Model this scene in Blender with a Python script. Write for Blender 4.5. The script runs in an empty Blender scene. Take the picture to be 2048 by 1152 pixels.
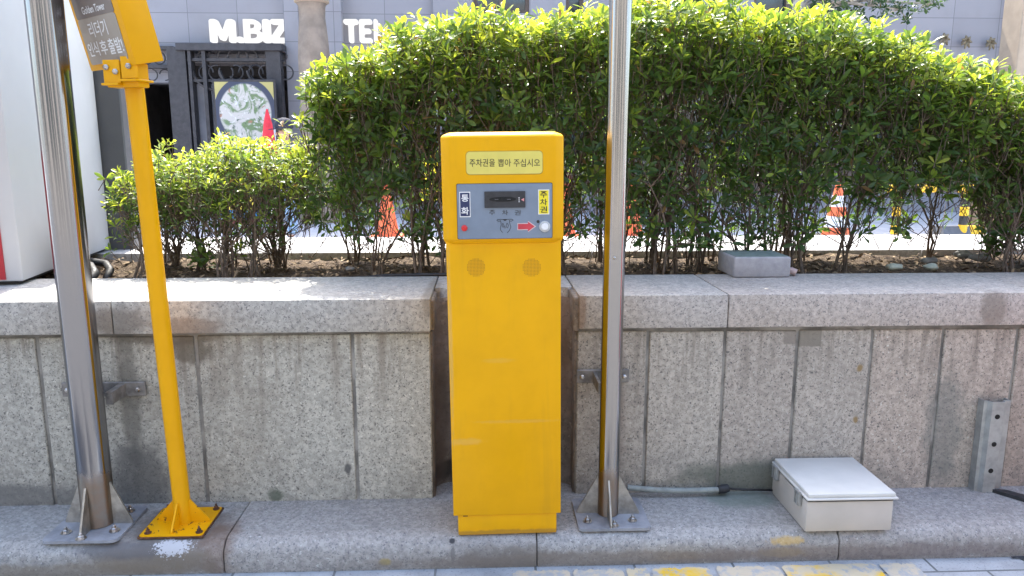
import bpy, bmesh, math, random
import numpy as np
from mathutils import Vector, Matrix
R = math.radians
sc = bpy.context.scene
col = sc.collection

# ------------------------------------------------------------------ camera
CAM_H, PITCH, YAW, FPX = 1.24, R(10.4), R(2.2), 1500.0
cd = bpy.data.cameras.new('camera'); cam = bpy.data.objects.new('camera', cd); col.objects.link(cam)
cam.location = (0, 0, CAM_H); cam.rotation_euler = (R(90) - PITCH, 0, -YAW)
cd.sensor_width = 36; cd.lens = 36 * FPX / 2048; cd.clip_start = .02; cd.clip_end = 2000
sc.camera = cam
# ------------------------------------------------------------------ sky, sun, exposure
SUN_EL, SUN_AZ = R(58), R(-9)          # azimuth measured from +Y towards +X: back-left of the hedge
w = bpy.data.worlds.new('World'); sc.world = w; w.use_nodes = True
nt = w.node_tree; nt.nodes.clear()
sky = nt.nodes.new('ShaderNodeTexSky'); sky.sky_type = 'NISHITA'; sky.sun_disc = False
sky.sun_elevation = SUN_EL; sky.sun_rotation = SUN_AZ; sky.air_density = 1.2; sky.dust_density = 2.9; sky.ozone_density = 1.0
bg = nt.nodes.new('ShaderNodeBackground'); bg.inputs[1].default_value = .15
wo = nt.nodes.new('ShaderNodeOutputWorld')
nt.links.new(sky.outputs[0], bg.inputs[0]); nt.links.new(bg.outputs[0], wo.inputs[0])
sd = bpy.data.lights.new('sun', 'SUN'); sd.energy = 2.9; sd.angle = R(.53); sd.color = (1, .95, .86)
so = bpy.data.objects.new('sun', sd); col.objects.link(so)
sv = Vector((math.sin(SUN_AZ) * math.cos(SUN_EL), math.cos(SUN_AZ) * math.cos(SUN_EL), math.sin(SUN_EL)))
so.rotation_euler = sv.to_track_quat('Z', 'Y').to_euler()
so.location = sv * 30
vs = sc.view_settings; vs.view_transform = 'Standard'; vs.look = 'None'; vs.gamma = 1; vs.exposure = 2.22; vs.use_curve_mapping = False
sc.cycles.max_bounces = 10; sc.cycles.transparent_max_bounces = 8

# ------------------------------------------------------------------ survey: a photo measure -> metres on a known plane
_f = Vector((math.sin(YAW) * math.cos(PITCH), math.cos(YAW) * math.cos(PITCH), -math.sin(PITCH)))
_r = Vector((math.cos(YAW), -math.sin(YAW), 0)); _d = _f.cross(_r)
def ray(px, py): return _f * FPX + _r * (px - 1024) + _d * (py - 576)
def aty(px, py, y):
    d = ray(px, py); p = d * (y / d.y); return Vector((p.x, p.y, p.z + CAM_H))
def atz(px, py, z):
    d = ray(px, py); p = d * ((z - CAM_H) / d.z); return Vector((p.x, p.y, z))

# ------------------------------------------------------------------ mesh collector
class MB:
    def __init__(s): s.v = []; s.f = []; s.tint = []
    def add(s, vs, fs, tint=0.5):
        n = len(s.v); s.v += [tuple(p) for p in vs]; s.f += [tuple(i + n for i in f) for f in fs]; s.tint += [tint] * len(vs)
        return s
    def bm(s, b, tint=.5):
        b.verts.ensure_lookup_table(); b.verts.index_update()
        s.add([v.co[:] for v in b.verts], [[v.index for v in f.verts] for f in b.faces], tint); b.free(); return s
    def box(s, x0, x1, y0, y1, z0, z1, bev=0, seg=2, tint=.5, mat=None):
        b = bmesh.new(); bmesh.ops.create_cube(b, size=1)
        for v in b.verts: v.co = Vector(((x0 + x1) / 2 + v.co.x * (x1 - x0), (y0 + y1) / 2 + v.co.y * (y1 - y0), (z0 + z1) / 2 + v.co.z * (z1 - z0)))
        if bev: bmesh.ops.bevel(b, geom=list(b.edges), offset=bev, segments=seg, affect='EDGES', profile=.5, clamp_overlap=True)
        if mat is not None:
            for v in b.verts: v.co = mat @ v.co
        return s.bm(b, tint)
    def tube(s, pts, rad, n=10, caps=True, tint=.5):
        pts = [Vector(p) for p in pts]
        if not isinstance(rad, (list, tuple)): rad = [rad] * len(pts)
        vs = []; fs = []; up = None
        for i, p in enumerate(pts):
            t = (pts[min(i + 1, len(pts) - 1)] - pts[max(i - 1, 0)]).normalized()
            if up is None: up = t.orthogonal().normalized()
            up = (up - t * up.dot(t)); up = up.normalized() if up.length > 1e-6 else t.orthogonal().normalized()
            sd_ = t.cross(up)
            for k in range(n):
                a = 2 * math.pi * k / n
                vs.append(p + (up * math.cos(a) + sd_ * math.sin(a)) * rad[i])
        for i in range(len(pts) - 1):
            for k in range(n):
                a = i * n + k; b = i * n + (k + 1) % n
                fs.append((a, b, b + n, a + n))
        if caps: fs.append(tuple(range(n))[::-1]); fs.append(tuple(range(len(vs) - n, len(vs))))
        return s.add(vs, fs, tint)
    def lathe(s, prof, c=(0, 0, 0), n=24, tint=.5, M=None, sq=1.0):
        vs = []; fs = []
        for r, z in prof:
            for k in range(n):
                a = 2 * math.pi * k / n; p = Vector((r * math.cos(a), sq * r * math.sin(a), z))
                vs.append(((M @ p) if M else p) + Vector(c))
        for i in range(len(prof) - 1):
            for k in range(n):
                a = i * n + k; b = i * n + (k + 1) % n; fs.append((a, b, b + n, a + n))
        fs.append(tuple(range(n))[::-1]); fs.append(tuple(range(len(vs) - n, len(vs))))
        return s.add(vs, fs, tint)
    def prism(s, poly, o, ux, uy, th, tint=.5):
        o = Vector(o); ux = Vector(ux); uy = Vector(uy); nn = ux.cross(uy).normalized()
        n = len(poly); a = [o + ux * x + uy * y for x, y in poly]; b = [p + nn * th for p in a]
        return s.add(a + b, [tuple(range(n))[::-1], tuple(range(n, 2 * n))] + [(i, (i + 1) % n, (i + 1) % n + n, i + n) for i in range(n)], tint)

ORG = {}
def build(name, mb, mat, parent=None, smooth=None, label=None, origin=None, world=True):
    """one mesh object; vertices are given in world metres (or the parent's own frame when world=False)"""
    me = bpy.data.meshes.new(name)
    o_ = Vector(ORG.get(parent.name, (0, 0, 0))) if (parent is not None and world) else Vector((0, 0, 0))
    if origin is not None: o_ = Vector(origin)
    me.from_pydata([tuple(Vector(p) - o_) for p in mb.v], [], mb.f); me.update()
    at = me.attributes.new('tint', 'FLOAT', 'POINT'); at.data.foreach_set('value', np.array(mb.tint, dtype=np.float32))
    b = bmesh.new(); b.from_mesh(me); bmesh.ops.recalc_face_normals(b, faces=b.faces); b.to_mesh(me); b.free()
    if smooth is not None: me.shade_smooth(); me.set_sharp_from_angle(angle=R(smooth))
    me.materials.append(mat)
    o = bpy.data.objects.new(name, me); col.objects.link(o)
    if parent is not None: o.parent = parent; ORG[o.name] = o_
    elif origin is not None: o.location = origin; ORG[o.name] = Vector(origin)
    else: ORG[o.name] = Vector((0, 0, 0))
    if label: o['label'] = label
    return o
def tag(o, label, cat, group=None, kind=None):
    if label: o['label'] = label
    if cat: o['category'] = cat
    if group: o['group'] = group
    if kind: o['kind'] = kind
    return o
def thing(name, loc, label, cat, group=None):
    o = bpy.data.objects.new(name, None); col.objects.link(o); o.location = loc; o.empty_display_size = .1
    ORG[o.name] = Vector(loc); return tag(o, label, cat, group)
def copy_tree(o, parent=None):
    c = o.copy(); col.objects.link(c); c.parent = parent
    for ch in list(o.children): copy_tree(ch, c)
    return c

def text_geo(s, bold=0.0, res=3):
    c = bpy.data.curves.new('text', 'FONT'); c.body = s; c.size = 1; c.offset = bold; c.resolution_u = res; c.fill_mode = 'FRONT'
    c.align_x = 'CENTER'
    o = bpy.data.objects.new('text', c); col.objects.link(o)
    dg = bpy.context.evaluated_depsgraph_get(); dg.update()
    m = bpy.data.meshes.new_from_object(o.evaluated_get(dg))
    v = np.array([p.co[:] for p in m.vertices]); f = [tuple(p.vertices) for p in m.polygons]
    bpy.data.objects.remove(o); bpy.data.curves.remove(c); bpy.data.meshes.remove(m)
    v[:, :2] -= v[:, :2].min(0); ex = v[:, :2].max(0)
    return v, f, ex
def put_text(mb, s, o, ux, uy, wid, hei, bold=.0, lift=.0006, shear=0.0):
    """flat lettering, fitted into wid x hei metres with its lower left corner at o"""
    v, f, ex = text_geo(s, bold)
    o = Vector(o); ux = Vector(ux).normalized(); uy = Vector(uy).normalized(); n = ux.cross(uy)
    P = [o + ux * (p[0] / ex[0] * wid) + uy * (p[1] / ex[1] * hei) + n * lift for p in v]
    mb.add(P, f)
def solid_text(mb, s, o, ux, uy, wid, hei, bold, th):
    v, f, ex = text_geo(s, bold, 4)
    o = Vector(o); ux = Vector(ux).normalized(); uy = Vector(uy).normalized(); n = ux.cross(uy)
    P = [o + ux * (p[0] / ex[0] * wid) + uy * (p[1] / ex[1] * hei) for p in v]
    from collections import Counter
    cnt = Counter()
    for q in f:
        for a, b in zip(q, q[1:] + q[:1]): cnt[(min(a, b), max(a, b))] += 1
    m = len(P); fs = [q[::-1] for q in f] + [tuple(i + m for i in q) for q in f]
    for q in f:
        for a, b in zip(q, q[1:] + q[:1]):
            if cnt[(min(a, b), max(a, b))] == 1: fs.append((a, b, b + m, a + m))
    mb.add(P + [p + n * th for p in P], fs)

# ------------------------------------------------------------------ materials
class NT:
    def __init__(s, name):
        s.m = bpy.data.materials.new(name); s.m.use_nodes = True; s.t = s.m.node_tree; s.t.nodes.clear()
        s.out = s.n('OutputMaterial')
        s.co = s.n('TexCoord').outputs['Object']
    def n(s, t, **k):
        x = s.t.nodes.new('ShaderNode' + t)
        for a, b in k.items(): setattr(x, a, b)
        return x
    def l(s, a, b): s.t.links.new(a, b)
    def noise(s, scale, detail=3, rough=.55, dist=0, co=None, stretch=None):
        x = s.n('TexNoise'); x.inputs['Scale'].default_value = scale; x.inputs['Detail'].default_value = detail
        x.inputs['Roughness'].default_value = rough; x.inputs['Distortion'].default_value = dist
        c = co or s.co
        if stretch:
            mp = s.n('Mapping'); mp.inputs['Scale'].default_value = stretch; s.l(c, mp.inputs[0]); c = mp.outputs[0]
        s.l(c, x.inputs['Vector']); return x.outputs['Fac']
    def rng(s, v, a, b, c=0., d=1., smooth=True):
        x = s.n('MapRange'); x.interpolation_type = 'SMOOTHSTEP' if smooth else 'LINEAR'
        s.l(v, x.inputs[0])
        for i, q in zip((1, 2, 3, 4), (a, b, c, d)): x.inputs[i].default_value = q
        return x.outputs[0]
    def math(s, op, a, b=None, c=None):
        x = s.n('Math', operation=op)
        for i, q in enumerate((a, b, c)):
            if q is None: continue
            if isinstance(q, (int, float)): x.inputs[i].default_value = q
            else: s.l(q, x.inputs[i])
        return x.outputs[0]
    def mix(s, fac, a, b, blend='MIX'):
        x = s.n('Mix', data_type='RGBA', blend_type=blend)
        for sock, q in ((x.inputs[0], fac), (x.inputs[6], a), (x.inputs[7], b)):
            if isinstance(q, (int, float)): sock.default_value = q
            elif isinstance(q, (tuple, list)): sock.default_value = (*q[:3], 1)
            else: s.l(q, sock)
        return x.outputs[2]
    def sep(s, co=None):
        x = s.n('SeparateXYZ'); s.l(co or s.co, x.inputs[0]); return x.outputs
    def blob(s, colr, c, rad, tgt, strength=1., ns=25, amt=.5, soft=.45):
        """a stain of its own shape: noisy ellipsoid around c (object space)"""
        mp = s.n('Mapping'); mp.inputs['Location'].default_value = tuple(-c[i] / rad[i] for i in range(3))
        mp.inputs['Scale'].default_value = tuple(1 / q for q in rad); s.l(s.co, mp.inputs[0])
        ln = s.n('VectorMath', operation='LENGTH'); s.l(mp.outputs[0], ln.inputs[0])
        d = s.math('ADD', ln.outputs['Value'], s.math('MULTIPLY', s.math('SUBTRACT', s.noise(ns, 4, .65), .5), amt * 2))
        f = s.rng(d, 1 - soft, 1 + soft * .4, strength, 0)
        return s.mix(f, colr, tgt)
    def rect(s, colr, c, rad, tgt, strength=1., ns=60, amt=.12):
        X = s.sep(); d = [s.math('DIVIDE', s.math('ABSOLUTE', s.math('SUBTRACT', X[i], c[i])), rad[i]) for i in (0, 2)]
        d = s.math('ADD', s.math('MAXIMUM', *d), s.math('MULTIPLY', s.math('SUBTRACT', s.noise(ns, 4, .65), .5), amt * 2))
        return s.mix(s.rng(d, .88, 1.02, strength, 0), colr, tgt)
    def bump(s, h, strength=.3, dist=.002):
        b = s.n('Bump'); b.inputs['Strength'].default_value = strength; b.inputs['Distance'].default_value = dist
        s.l(h, b.inputs['Height']); return b.outputs[0]
    def bsdf(s, colr, rough=.6, metal=0., normal=None, spec=.5, **k):
        p = s.n('BsdfPrincipled')
        for nm, q in (('Base Color', colr), ('Roughness', rough), ('Metallic', metal)):
            if isinstance(q, (int, float)): p.inputs[nm].default_value = q
            elif isinstance(q, (tuple, list)): p.inputs[nm].default_value = (*q[:3], 1)
            else: s.l(q, p.inputs[nm])
        p.inputs['Specular IOR Level'].default_value = spec
        for a, b in k.items():
            p.inputs[a].default_value = b if not isinstance(b, tuple) else (*b, 1)
        if normal is not None: s.l(normal, p.inputs['Normal'])
        s.l(p.outputs[0], s.out.inputs[0]); return s.m
    def attr(s, name='tint'):
        a = s.n('Attribute'); a.attribute_name = name; return a.outputs['Fac']

def plain(name, c, rough=.5, metal=0., var=.12, scale=14, bumpy=0, spec=.5, **k):
    q = NT(name); n = q.noise(scale, 4, .6)
    cc = q.mix(q.rng(n, .3, .7), tuple(x * (1 - var) for x in c), tuple(min(1, x * (1 + var)) for x in c))
    nn = q.bump(q.noise(scale * 8, 3), bumpy, .002) if bumpy else None
    r_ = q.rng(q.noise(scale * 2.3, 3), .3, .7, max(.03, rough * .85), min(1, rough * 1.15))
    return q.bsdf(cc, r_, metal, nn, spec, **k)

def granite(name, light, dark, stains=(), scale=150, grime=.35, rough=.62, grimecol=(.17, .145, .115), streaks=False):
    q = NT(name)
    n1 = q.noise(scale, 3, .6, .9); n2 = q.noise(scale * .42, 3, .6); n3 = q.noise(2.3, 4, .6); n4 = q.noise(9, 5, .65)
    c = q.mix(q.rng(n2, .35, .66), tuple(x * .80 for x in light), tuple(min(1, x * 1.13) for x in light))
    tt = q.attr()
    c = q.mix(q.rng(tt, 0, 1, 0, .9, False), c, q.mix(1., c, (1.09, .93, .87), 'MULTIPLY'))  # pink shift by tint; carries the red light painted on the right wall
    c = q.mix(q.rng(n1, .455, .355, 0, .85), c, dark)
    c = q.mix(q.rng(q.noise(scale * .7, 2, .5), .64, .74), c, tuple(min(.75, x * 1.45) for x in light))
    c = q.mix(q.math('MULTIPLY', q.rng(n3, .42, .72), q.rng(n4, .32, .62, .3, 1)), c, q.mix(grime, c, grimecol))
    if streaks:                                     # run-off dirt below the coping, and block to block tone
        z = q.sep()[2]; sk = q.noise(26, 4, .65, .3, stretch=(1, 1, .06)); f = q.math('MULTIPLY', q.rng(sk, .46, .68, 0, .75), q.rng(z, .30, .66))
        c = q.mix(f, c, (.19, .165, .135)); f2 = q.math('MULTIPLY', q.rng(q.noise(11, 5, .7), .42, .62), q.rng(z, .30, .10, 0, .45)); c = q.mix(f2, c, (.17, .165, .15))
        h = q.math('FRACT', q.math('MULTIPLY', tt, 37.3)); c = q.mix(1., c, q.mix(h, (.86, .86, .87), (1.08, 1.07, 1.05)), 'MULTIPLY')
    for st in stains: c = q.rect(c, *st[1:]) if st[0] == 'rect' else q.blob(c, *st)
    nn = q.bump(n1, .25, .0015)
    return q.bsdf(c, q.rng(n4, .3, .7, rough - .1, rough + .12), 0, nn, .4)

# planter stone (object space = world metres, these meshes sit at the origin)
wall_stains_and_patches = [
    ((-.925, 2.34, .615), (.075, .1, .05), (.13, .115, .09), .85, 30, .45),
    ((-1.00, 2.34, .66), (.17, .1, .03), (.12, .105, .085), .8, 25, .5),
    ((-1.13, 2.34, .45), (.035, .1, .3), (.14, .13, .11), .7, 14, .5),  # soft darker upright band right of the thick steel pole
    ((-1.12, 2.34, .18), (.11, .1, .16), (.10, .10, .10), .75, 14, .5),  # soft darker patch low beside the same pole
    ('rect', (1.068, 2.35, .640), (.042, .1, .036), (.20, .18, .145), .85),
    ('rect', (1.003, 2.35, .642), (.022, .1, .030), (.22, .195, .165), .7),
    ((.43, 2.35, .40), (.035, .1, .35), (.17, .13, .115), .6, 16, .5),
    ((.95, 2.35, .15), (.35, .1, .07), (.11, .125, .10), .75, 10, .5),
    ((1.245, 2.35, .53), (.012, .1, .014), (.25, .17, .07), .9, 80, .4),
    ((1.245, 2.35, .35), (.010, .1, .014), (.25, .17, .07), .9, 80, .4),
    ((-.45, 2.34, .21), (.012, .1, .022), (.09, .09, .09), .9, 60, .4),
    ((-.69, 2.34, .12), (.03, .1, .025), (.10, .12, .09), .85, 50, .4),
    ((-1.55, 2.34, .13), (.4, .1, .05), (.12, .12, .12), .7, 12, .5),
    ((1.55, 2.35, .3), (.07, .1, .22), (.13, .15, .14), .55, 12, .5),
]
M = {}
M['slab'] = granite('granite slab', (.425, .42, .375), (.085, .085, .085), wall_stains_and_patches, streaks=True)
M['coping'] = granite('granite coping', (.44, .435, .405), (.14, .14, .15), [
    ((-1.13, 2.305, .72), (.10, .1, .055), (.19, .165, .14), .75, 18, .5),
    ((-.92, 2.305, .70), (.12, .1, .035), (.22, .18, .15), .7, 22, .5),
    ((-.17, 2.42, .77), (.03, .3, .06), (.2, .18, .15), .7, 22, .5),
    ((.31, 2.33, .73), (.02, .1, .07), (.22, .13, .08), .6, 22, .4),
    ((1.66, 2.33, .73), (.05, .1, .07), (.2, .17, .14), .7, 20, .5)], grime=.25)
M['kerb'] = granite('granite kerb', (.335, .338, .328), (.13, .135, .15), [
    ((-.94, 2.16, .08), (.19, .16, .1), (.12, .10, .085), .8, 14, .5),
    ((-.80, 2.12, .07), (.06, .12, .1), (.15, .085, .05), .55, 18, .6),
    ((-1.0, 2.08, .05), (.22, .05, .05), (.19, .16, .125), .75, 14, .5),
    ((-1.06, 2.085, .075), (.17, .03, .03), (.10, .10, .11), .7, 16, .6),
    ((-.925, 2.085, .088), (.05, .022, .03), (.52, .53, .56), .85, 130, 1.7, .10),
    ((-.10, 2.085, .085), (.010, .008, .02), (.03, .03, .035), .95, 70, .3),
    ((-.098, 2.07, .05), (.007, .02, .03), (.1, .1, .1), .6, 40, .3),
    ((0.07, 2.065, .03), (.16, .04, .05), (.16, .14, .12), .6, 20, .6),
    ((.86, 2.30, .1), (.14, .08, .03), (.16, .20, .17), .7, 14, .5),
    ((.92, 2.07, .07), (.06, .03, .014), (.55, .36, .08), .6, 70, .8),
    ((.90, 2.066, .035), (.08, .03, .016), (.5, .38, .16), .5, 70, .8),
    ((-.30, 2.066, .03), (.02, .03, .012), (.42, .33, .09), .8, 60, .4),
    ((1.15, 2.066, .03), (.6, .03, .03), (.17, .135, .125), .6, 20, .6),
    ((.3, 2.066, .025), (.7, .03, .028), (.19, .16, .135), .65, 20, .6),
    ((-1.3, 2.066, .02), (.5, .03, .028), (.2, .165, .12), .6, 20, .6)], grime=.3)
M['mortar'] = plain('mortar', (.235, .225, .205), .9, bumpy=.6, scale=8, var=.5)
M['concrete'] = granite('rough concrete fill', (.24, .215, .185), (.13, .115, .10), [
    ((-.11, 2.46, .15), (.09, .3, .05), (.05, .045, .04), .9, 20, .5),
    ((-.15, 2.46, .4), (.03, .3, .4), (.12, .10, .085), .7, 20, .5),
    ((.26, 2.46, .6), (.03, .3, .3), (.20, .125, .085), .6, 20, .5)], scale=60, grime=.5, rough=.85)
M['backstone'] = granite('pale back coping', (.42, .42, .42), (.25, .25, .26), grime=.2)
M['soil'] = None
q = NT('soil')
c = q.mix(q.rng(q.noise(45, 5, .7), .35, .65), (.045, .031, .022), (.11, .08, .053))
c = q.mix(q.rng(q.noise(120, 3, .6), .6, .7), c, (.26, .21, .15))
M['soil'] = q.bsdf(c, .95, 0, q.bump(q.noise(90, 5, .7), .9, .01), .2)
# road with worn paint
q = NT('road pavers'); X = q.sep()
br = q.n('TexBrick'); br.offset = .5; br.inputs['Scale'].default_value = 1; br.inputs['Brick Width'].default_value = .3; br.inputs['Row Height'].default_value = .1
br.inputs['Mortar Size'].default_value = .004; br.inputs['Color1'].default_value = (.36, .38, .40, 1); br.inputs['Color2'].default_value = (.42, .44, .46, 1); br.inputs['Mortar'].default_value = (.12, .13, .13, 1)
q.l(q.co, br.inputs['Vector'])
c = q.mix(q.rng(q.noise(12, 5, .6), .35, .7, 0, .5), br.outputs['Color'], (.22, .23, .24))
c = q.mix(q.rng(q.noise(160, 3, .6), .56, .68, 0, .5), c, (.13, .13, .13))
M['road'] = q.bsdf(c, .8, 0, q.bump(br.outputs['Fac'], -.6, .003), .3)
q = NT('worn yellow road paint')
c = q.mix(q.rng(q.noise(6, 4, .6), .40, .56), (.72, .46, .04), (.56, .48, .33)); c = q.mix(q.rng(q.noise(26, 5, .7), .52, .64), c, (.36, .37, .38))
M['paint'] = q.bsdf(c, .7, 0, q.bump(q.noise(120, 3), .3, .001), .3)
q = NT('plaza paving')
br = q.n('TexBrick'); br.offset = .5; br.inputs['Scale'].default_value = 1; br.inputs['Brick Width'].default_value = .6; br.inputs['Row Height'].default_value = .3
br.inputs['Mortar Size'].default_value = .006; br.inputs['Color1'].default_value = (.47, .47, .49, 1); br.inputs['Color2'].default_value = (.53, .53, .54, 1); br.inputs['Mortar'].default_value = (.3, .3, .3, 1)
q.l(q.co, br.inputs['Vector']); M['plaza'] = q.bsdf(q.mix(q.rng(q.noise(1.5, 4), .4, .7, 0, .3), br.outputs['Color'], (.33, .33, .34)), .75, 0, None, .3)

def steel(name, base=(.50, .49, .48), rough=.2, rust_z=None):
    q = NT(name)
    sp = q.noise(30, 4, .7)
    c = q.mix(q.rng(sp, .62, .8, 0, .4), base, tuple(x * .6 for x in base)); r = q.rng(q.noise(9, 4, .6, 0, stretch=(1, 1, .2)), .3, .7, rough * .8, rough * 1.25)
    if rust_z is not None:
        z = q.sep()[2]; f = q.rng(q.math('ADD', z, q.math('MULTIPLY', q.math('SUBTRACT', q.noise(16, 4, .6, 0, stretch=(1, 1, .25)), .5), .12)), rust_z - .02, rust_z + .03, 1, 0)
        c = q.mix(f, c, q.mix(q.rng(sp, .35, .6), (.27, .235, .20), (.28, .22, .175))); r = q.math('ADD', r, q.math('MULTIPLY', f, .3))
    m = q.bsdf(c, r, 1.0, None, Anisotropic=.85)
    t = q.n('Tangent', direction_type='RADIAL', axis='Z'); p = [n for n in q.t.nodes if n.type == 'BSDF_PRINCIPLED'][0]; q.l(t.outputs[0], p.inputs['Tangent'])
    p.inputs['Anisotropic Rotation'].default_value = ANISO
    return m
ANISO = 0.25
M['steel_low'] = steel('polished steel with stained foot', (.38, .37, .365), .15, .15)
M['steel_big'] = steel('brushed steel', (.31, .31, .325), .15, .17)
M['gusset'] = plain('dull stainless', (.42, .40, .36), .42, .9, .25, 30)
M['bolt'] = plain('bolt steel', (.5, .48, .46), .3, 1, .3, 60)
M['plate'] = plain('grey painted base plate', (.25, .26, .285), .48, 0, .2, 25, .1)
M['rust'] = plain('rust', (.10, .045, .022), .9, 0, .5, 70, .6)
M['dark'] = plain('black rubber', (.022, .022, .024), .6, 0, .3, 40)

def yellow(name, c=(.78, .39, .001), scuffs=(), rough=.36, chips=.0):
    q = NT(name)
    cc = q.mix(q.rng(q.noise(5, 4, .6), .3, .7), tuple(x * .95 for x in c), tuple(min(1, x * 1.04) for x in c))
    cc = q.mix(q.rng(q.noise(38, 5, .7), .66, .8, 0, .35), cc, tuple(x * .72 for x in c)); cc = q.mix(q.rng(q.noise(14, 5, .7, .4, stretch=(1, 1, .12)), .5, .75, 0, .16), cc, (.42, .24, .03)); cc = q.mix(q.rng(q.noise(70, 5, .75), .775, .79, 0, .7), cc, (.16, .09, .03))
    for s_ in scuffs: cc = q.blob(cc, *s_)
    if chips: cc = q.mix(q.rng(q.noise(48, 5, .7), .70 - chips, .72 - chips), cc, (.09, .042, .022))
    return q.bsdf(cc, q.rng(q.noise(22, 4), .3, .7, rough * .8, rough * 1.25), 0, q.bump(q.noise(260, 2), .05, .0006), .22)
M['yellow'] = yellow('yellow machine paint', scuffs=[
    ((-.02, -.01, .545), (.05, .05, .008), (.70, .42, .08), .3, 60, .5), ((.03, -.01, .36), (.13, .05, .006), (.60, .40, .13), .22, 50, .8),
    ((-.12, -.01, .30), (.06, .05, .012), (.66, .44, .14), .3, 50, .7), ((-.155, -.01, .60), (.006, .05, .3), (.55, .38, .15), .4, 30, .6),
    ((.0, -.01, .005), (.3, .3, .012), (.30, .16, .04), .6, 40, .5)])
M['yellow_pole'] = yellow('yellow sign paint', (.76, .37, .001), rough=.4)
M['yellow_base'] = yellow('chipped yellow base paint', (.76, .37, .001), rough=.45, chips=.085)
M['grey_panel'] = plain('grey control panel', (.19, .235, .30), .42, 0, .07, 18)
M['label_y'] = plain('pale yellow label', (.70, .60, .13), .4, 0, .05, 15)
M['ink'] = plain('black ink', (.025, .022, .02), .6, 0, .1, 30)
M['navy'] = plain('navy sticker', (.022, .032, .10), .45, 0, .1, 30)
M['stick_y'] = plain('yellow sticker', (.85, .70, .02), .45, 0, .05, 30)
M['white'] = plain('white plastic', (.78, .78, .78), .4, 0, .04, 30)
M['red'] = plain('red plastic', (.62, .02, .02), .35, 0, .08, 30)
M['slot'] = plain('dark slot plastic', (.030, .031, .036), .45, 0, .2, 40)
M['slot_hole'] = plain('slot opening', (.004, .004, .004), .7, 0, .1, 40)
M['taupe'] = plain('taupe sign face', (.34, .295, .245), .5, 0, .05, 10)
M['brown_face'] = plain('brown sign face', (.20, .165, .145), .5, 0, .05, 10)
q = NT('cream enclosure'); 
c = q.mix(q.rng(q.noise(7, 4, .6), .3, .7), (.48, .44, .39), (.54, .49, .435)); c = q.mix(q.rng(q.noise(60, 5, .7), .68, .78, 0, .6), c, (.22, .19, .16))
for cx_ in (-.06, .0, .045): c = q.blob(c, (cx_, -.135, .105), (.035, .02, .006), (.05, .045, .04), .8, 70, .9)
M['cream'] = q.bsdf(c, .45, 0, None, .45)
M['lid'] = plain('pale enclosure lid', (.60, .59, .555), .38, 0, .05, 8)
M['seal'] = plain('dark gasket', (.05, .045, .04), .8, 0, .5, 60)
M['strut'] = plain('galvanised strut', (.36, .37, .36), .5, .55, .15, 25)
M['jbox'] = plain('weathered cement block', (.34, .33, .34), .8, 0, .12, 30, .4)
M['conduit'] = plain('grey corrugated conduit', (.26, .285, .27), .6, 0, .15, 40)
M['cab_white'] = plain('kiosk cladding', (.54, .54, .545), .42, 0, .03, 3)
M['cab_red'] = plain('kiosk red panel', (.42, .02, .03), .4, 0, .06, 6)
M['cab_dark'] = plain('kiosk dark panel', (.085, .085, .09), .5, 0, .06, 6)
M['orange'] = plain('orange cone plastic', (.85, .17, .06), .5, 0, .06, 10)
M['black_paint'] = plain('black paint', (.03, .03, .03), .5, 0, .2, 20)
M['barrier_y'] = plain('barrier yellow', (.80, .48, .02), .45, 0, .1, 20)
q = NT('stone cladding')
br = q.n('TexBrick'); br.offset = 0; br.inputs['Scale'].default_value = 1; br.inputs['Brick Width'].default_value = .92; br.inputs['Row Height'].default_value = .54
br.inputs['Mortar Size'].default_value = .006; br.inputs['Color1'].default_value = (.27, .26, .28, 1); br.inputs['Color2'].default_value = (.305, .295, .315, 1); br.inputs['Mortar'].default_value = (.16, .155, .17, 1)
X = q.sep(); cb = q.n('CombineXYZ'); q.l(X[0], cb.inputs[0]); q.l(X[2], cb.inputs[1]); q.l(cb.outputs[0], br.inputs['Vector'])
M['clad'] = q.bsdf(q.mix(q.rng(q.noise(2, 5, .65), .45, .75, 0, .35), br.outputs['Color'], (.235, .22, .225)), .6, 0, None, .4)
M['iron'] = plain('dark iron', (.06, .056, .06), .5, .3, .2, 10)
M['interior'] = plain('dark interior', (.06, .05, .045), .8, 0, .2, 2)
M['glass'] = plain('dark window glass', (.03, .045, .05), .06, 0, .2, 1, spec=.8)
M['brownframe'] = plain('brown window frame', (.12, .085, .065), .5, 0, .15, 5)
M['column'] = plain('brown column stone', (.26, .205, .16), .65, 0, .2, 4)
M['tan'] = plain('tan render', (.42, .33, .24), .7, 0, .1, 3)
M['bark'] = plain('twig bark', (.125, .095, .07), .85, 0, .35, 60)
M['bark_pale'] = plain('pale bark', (.30, .27, .23), .85, 0, .3, 12, .5)
M['steelrope'] = M['bolt']
def lampmat(name, c, s_):
    q = NT(name); e = q.n('Emission'); e.inputs[0].default_value = (*c, 1); e.inputs[1].default_value = s_; q.l(e.outputs[0], q.out.inputs[0]); return q.m
M['sign_lit'] = lampmat('lit letter face', (1, 1, 1), .24)
M['lamp'] = lampmat('lamp glow', (1, .97, .9), 3)

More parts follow.
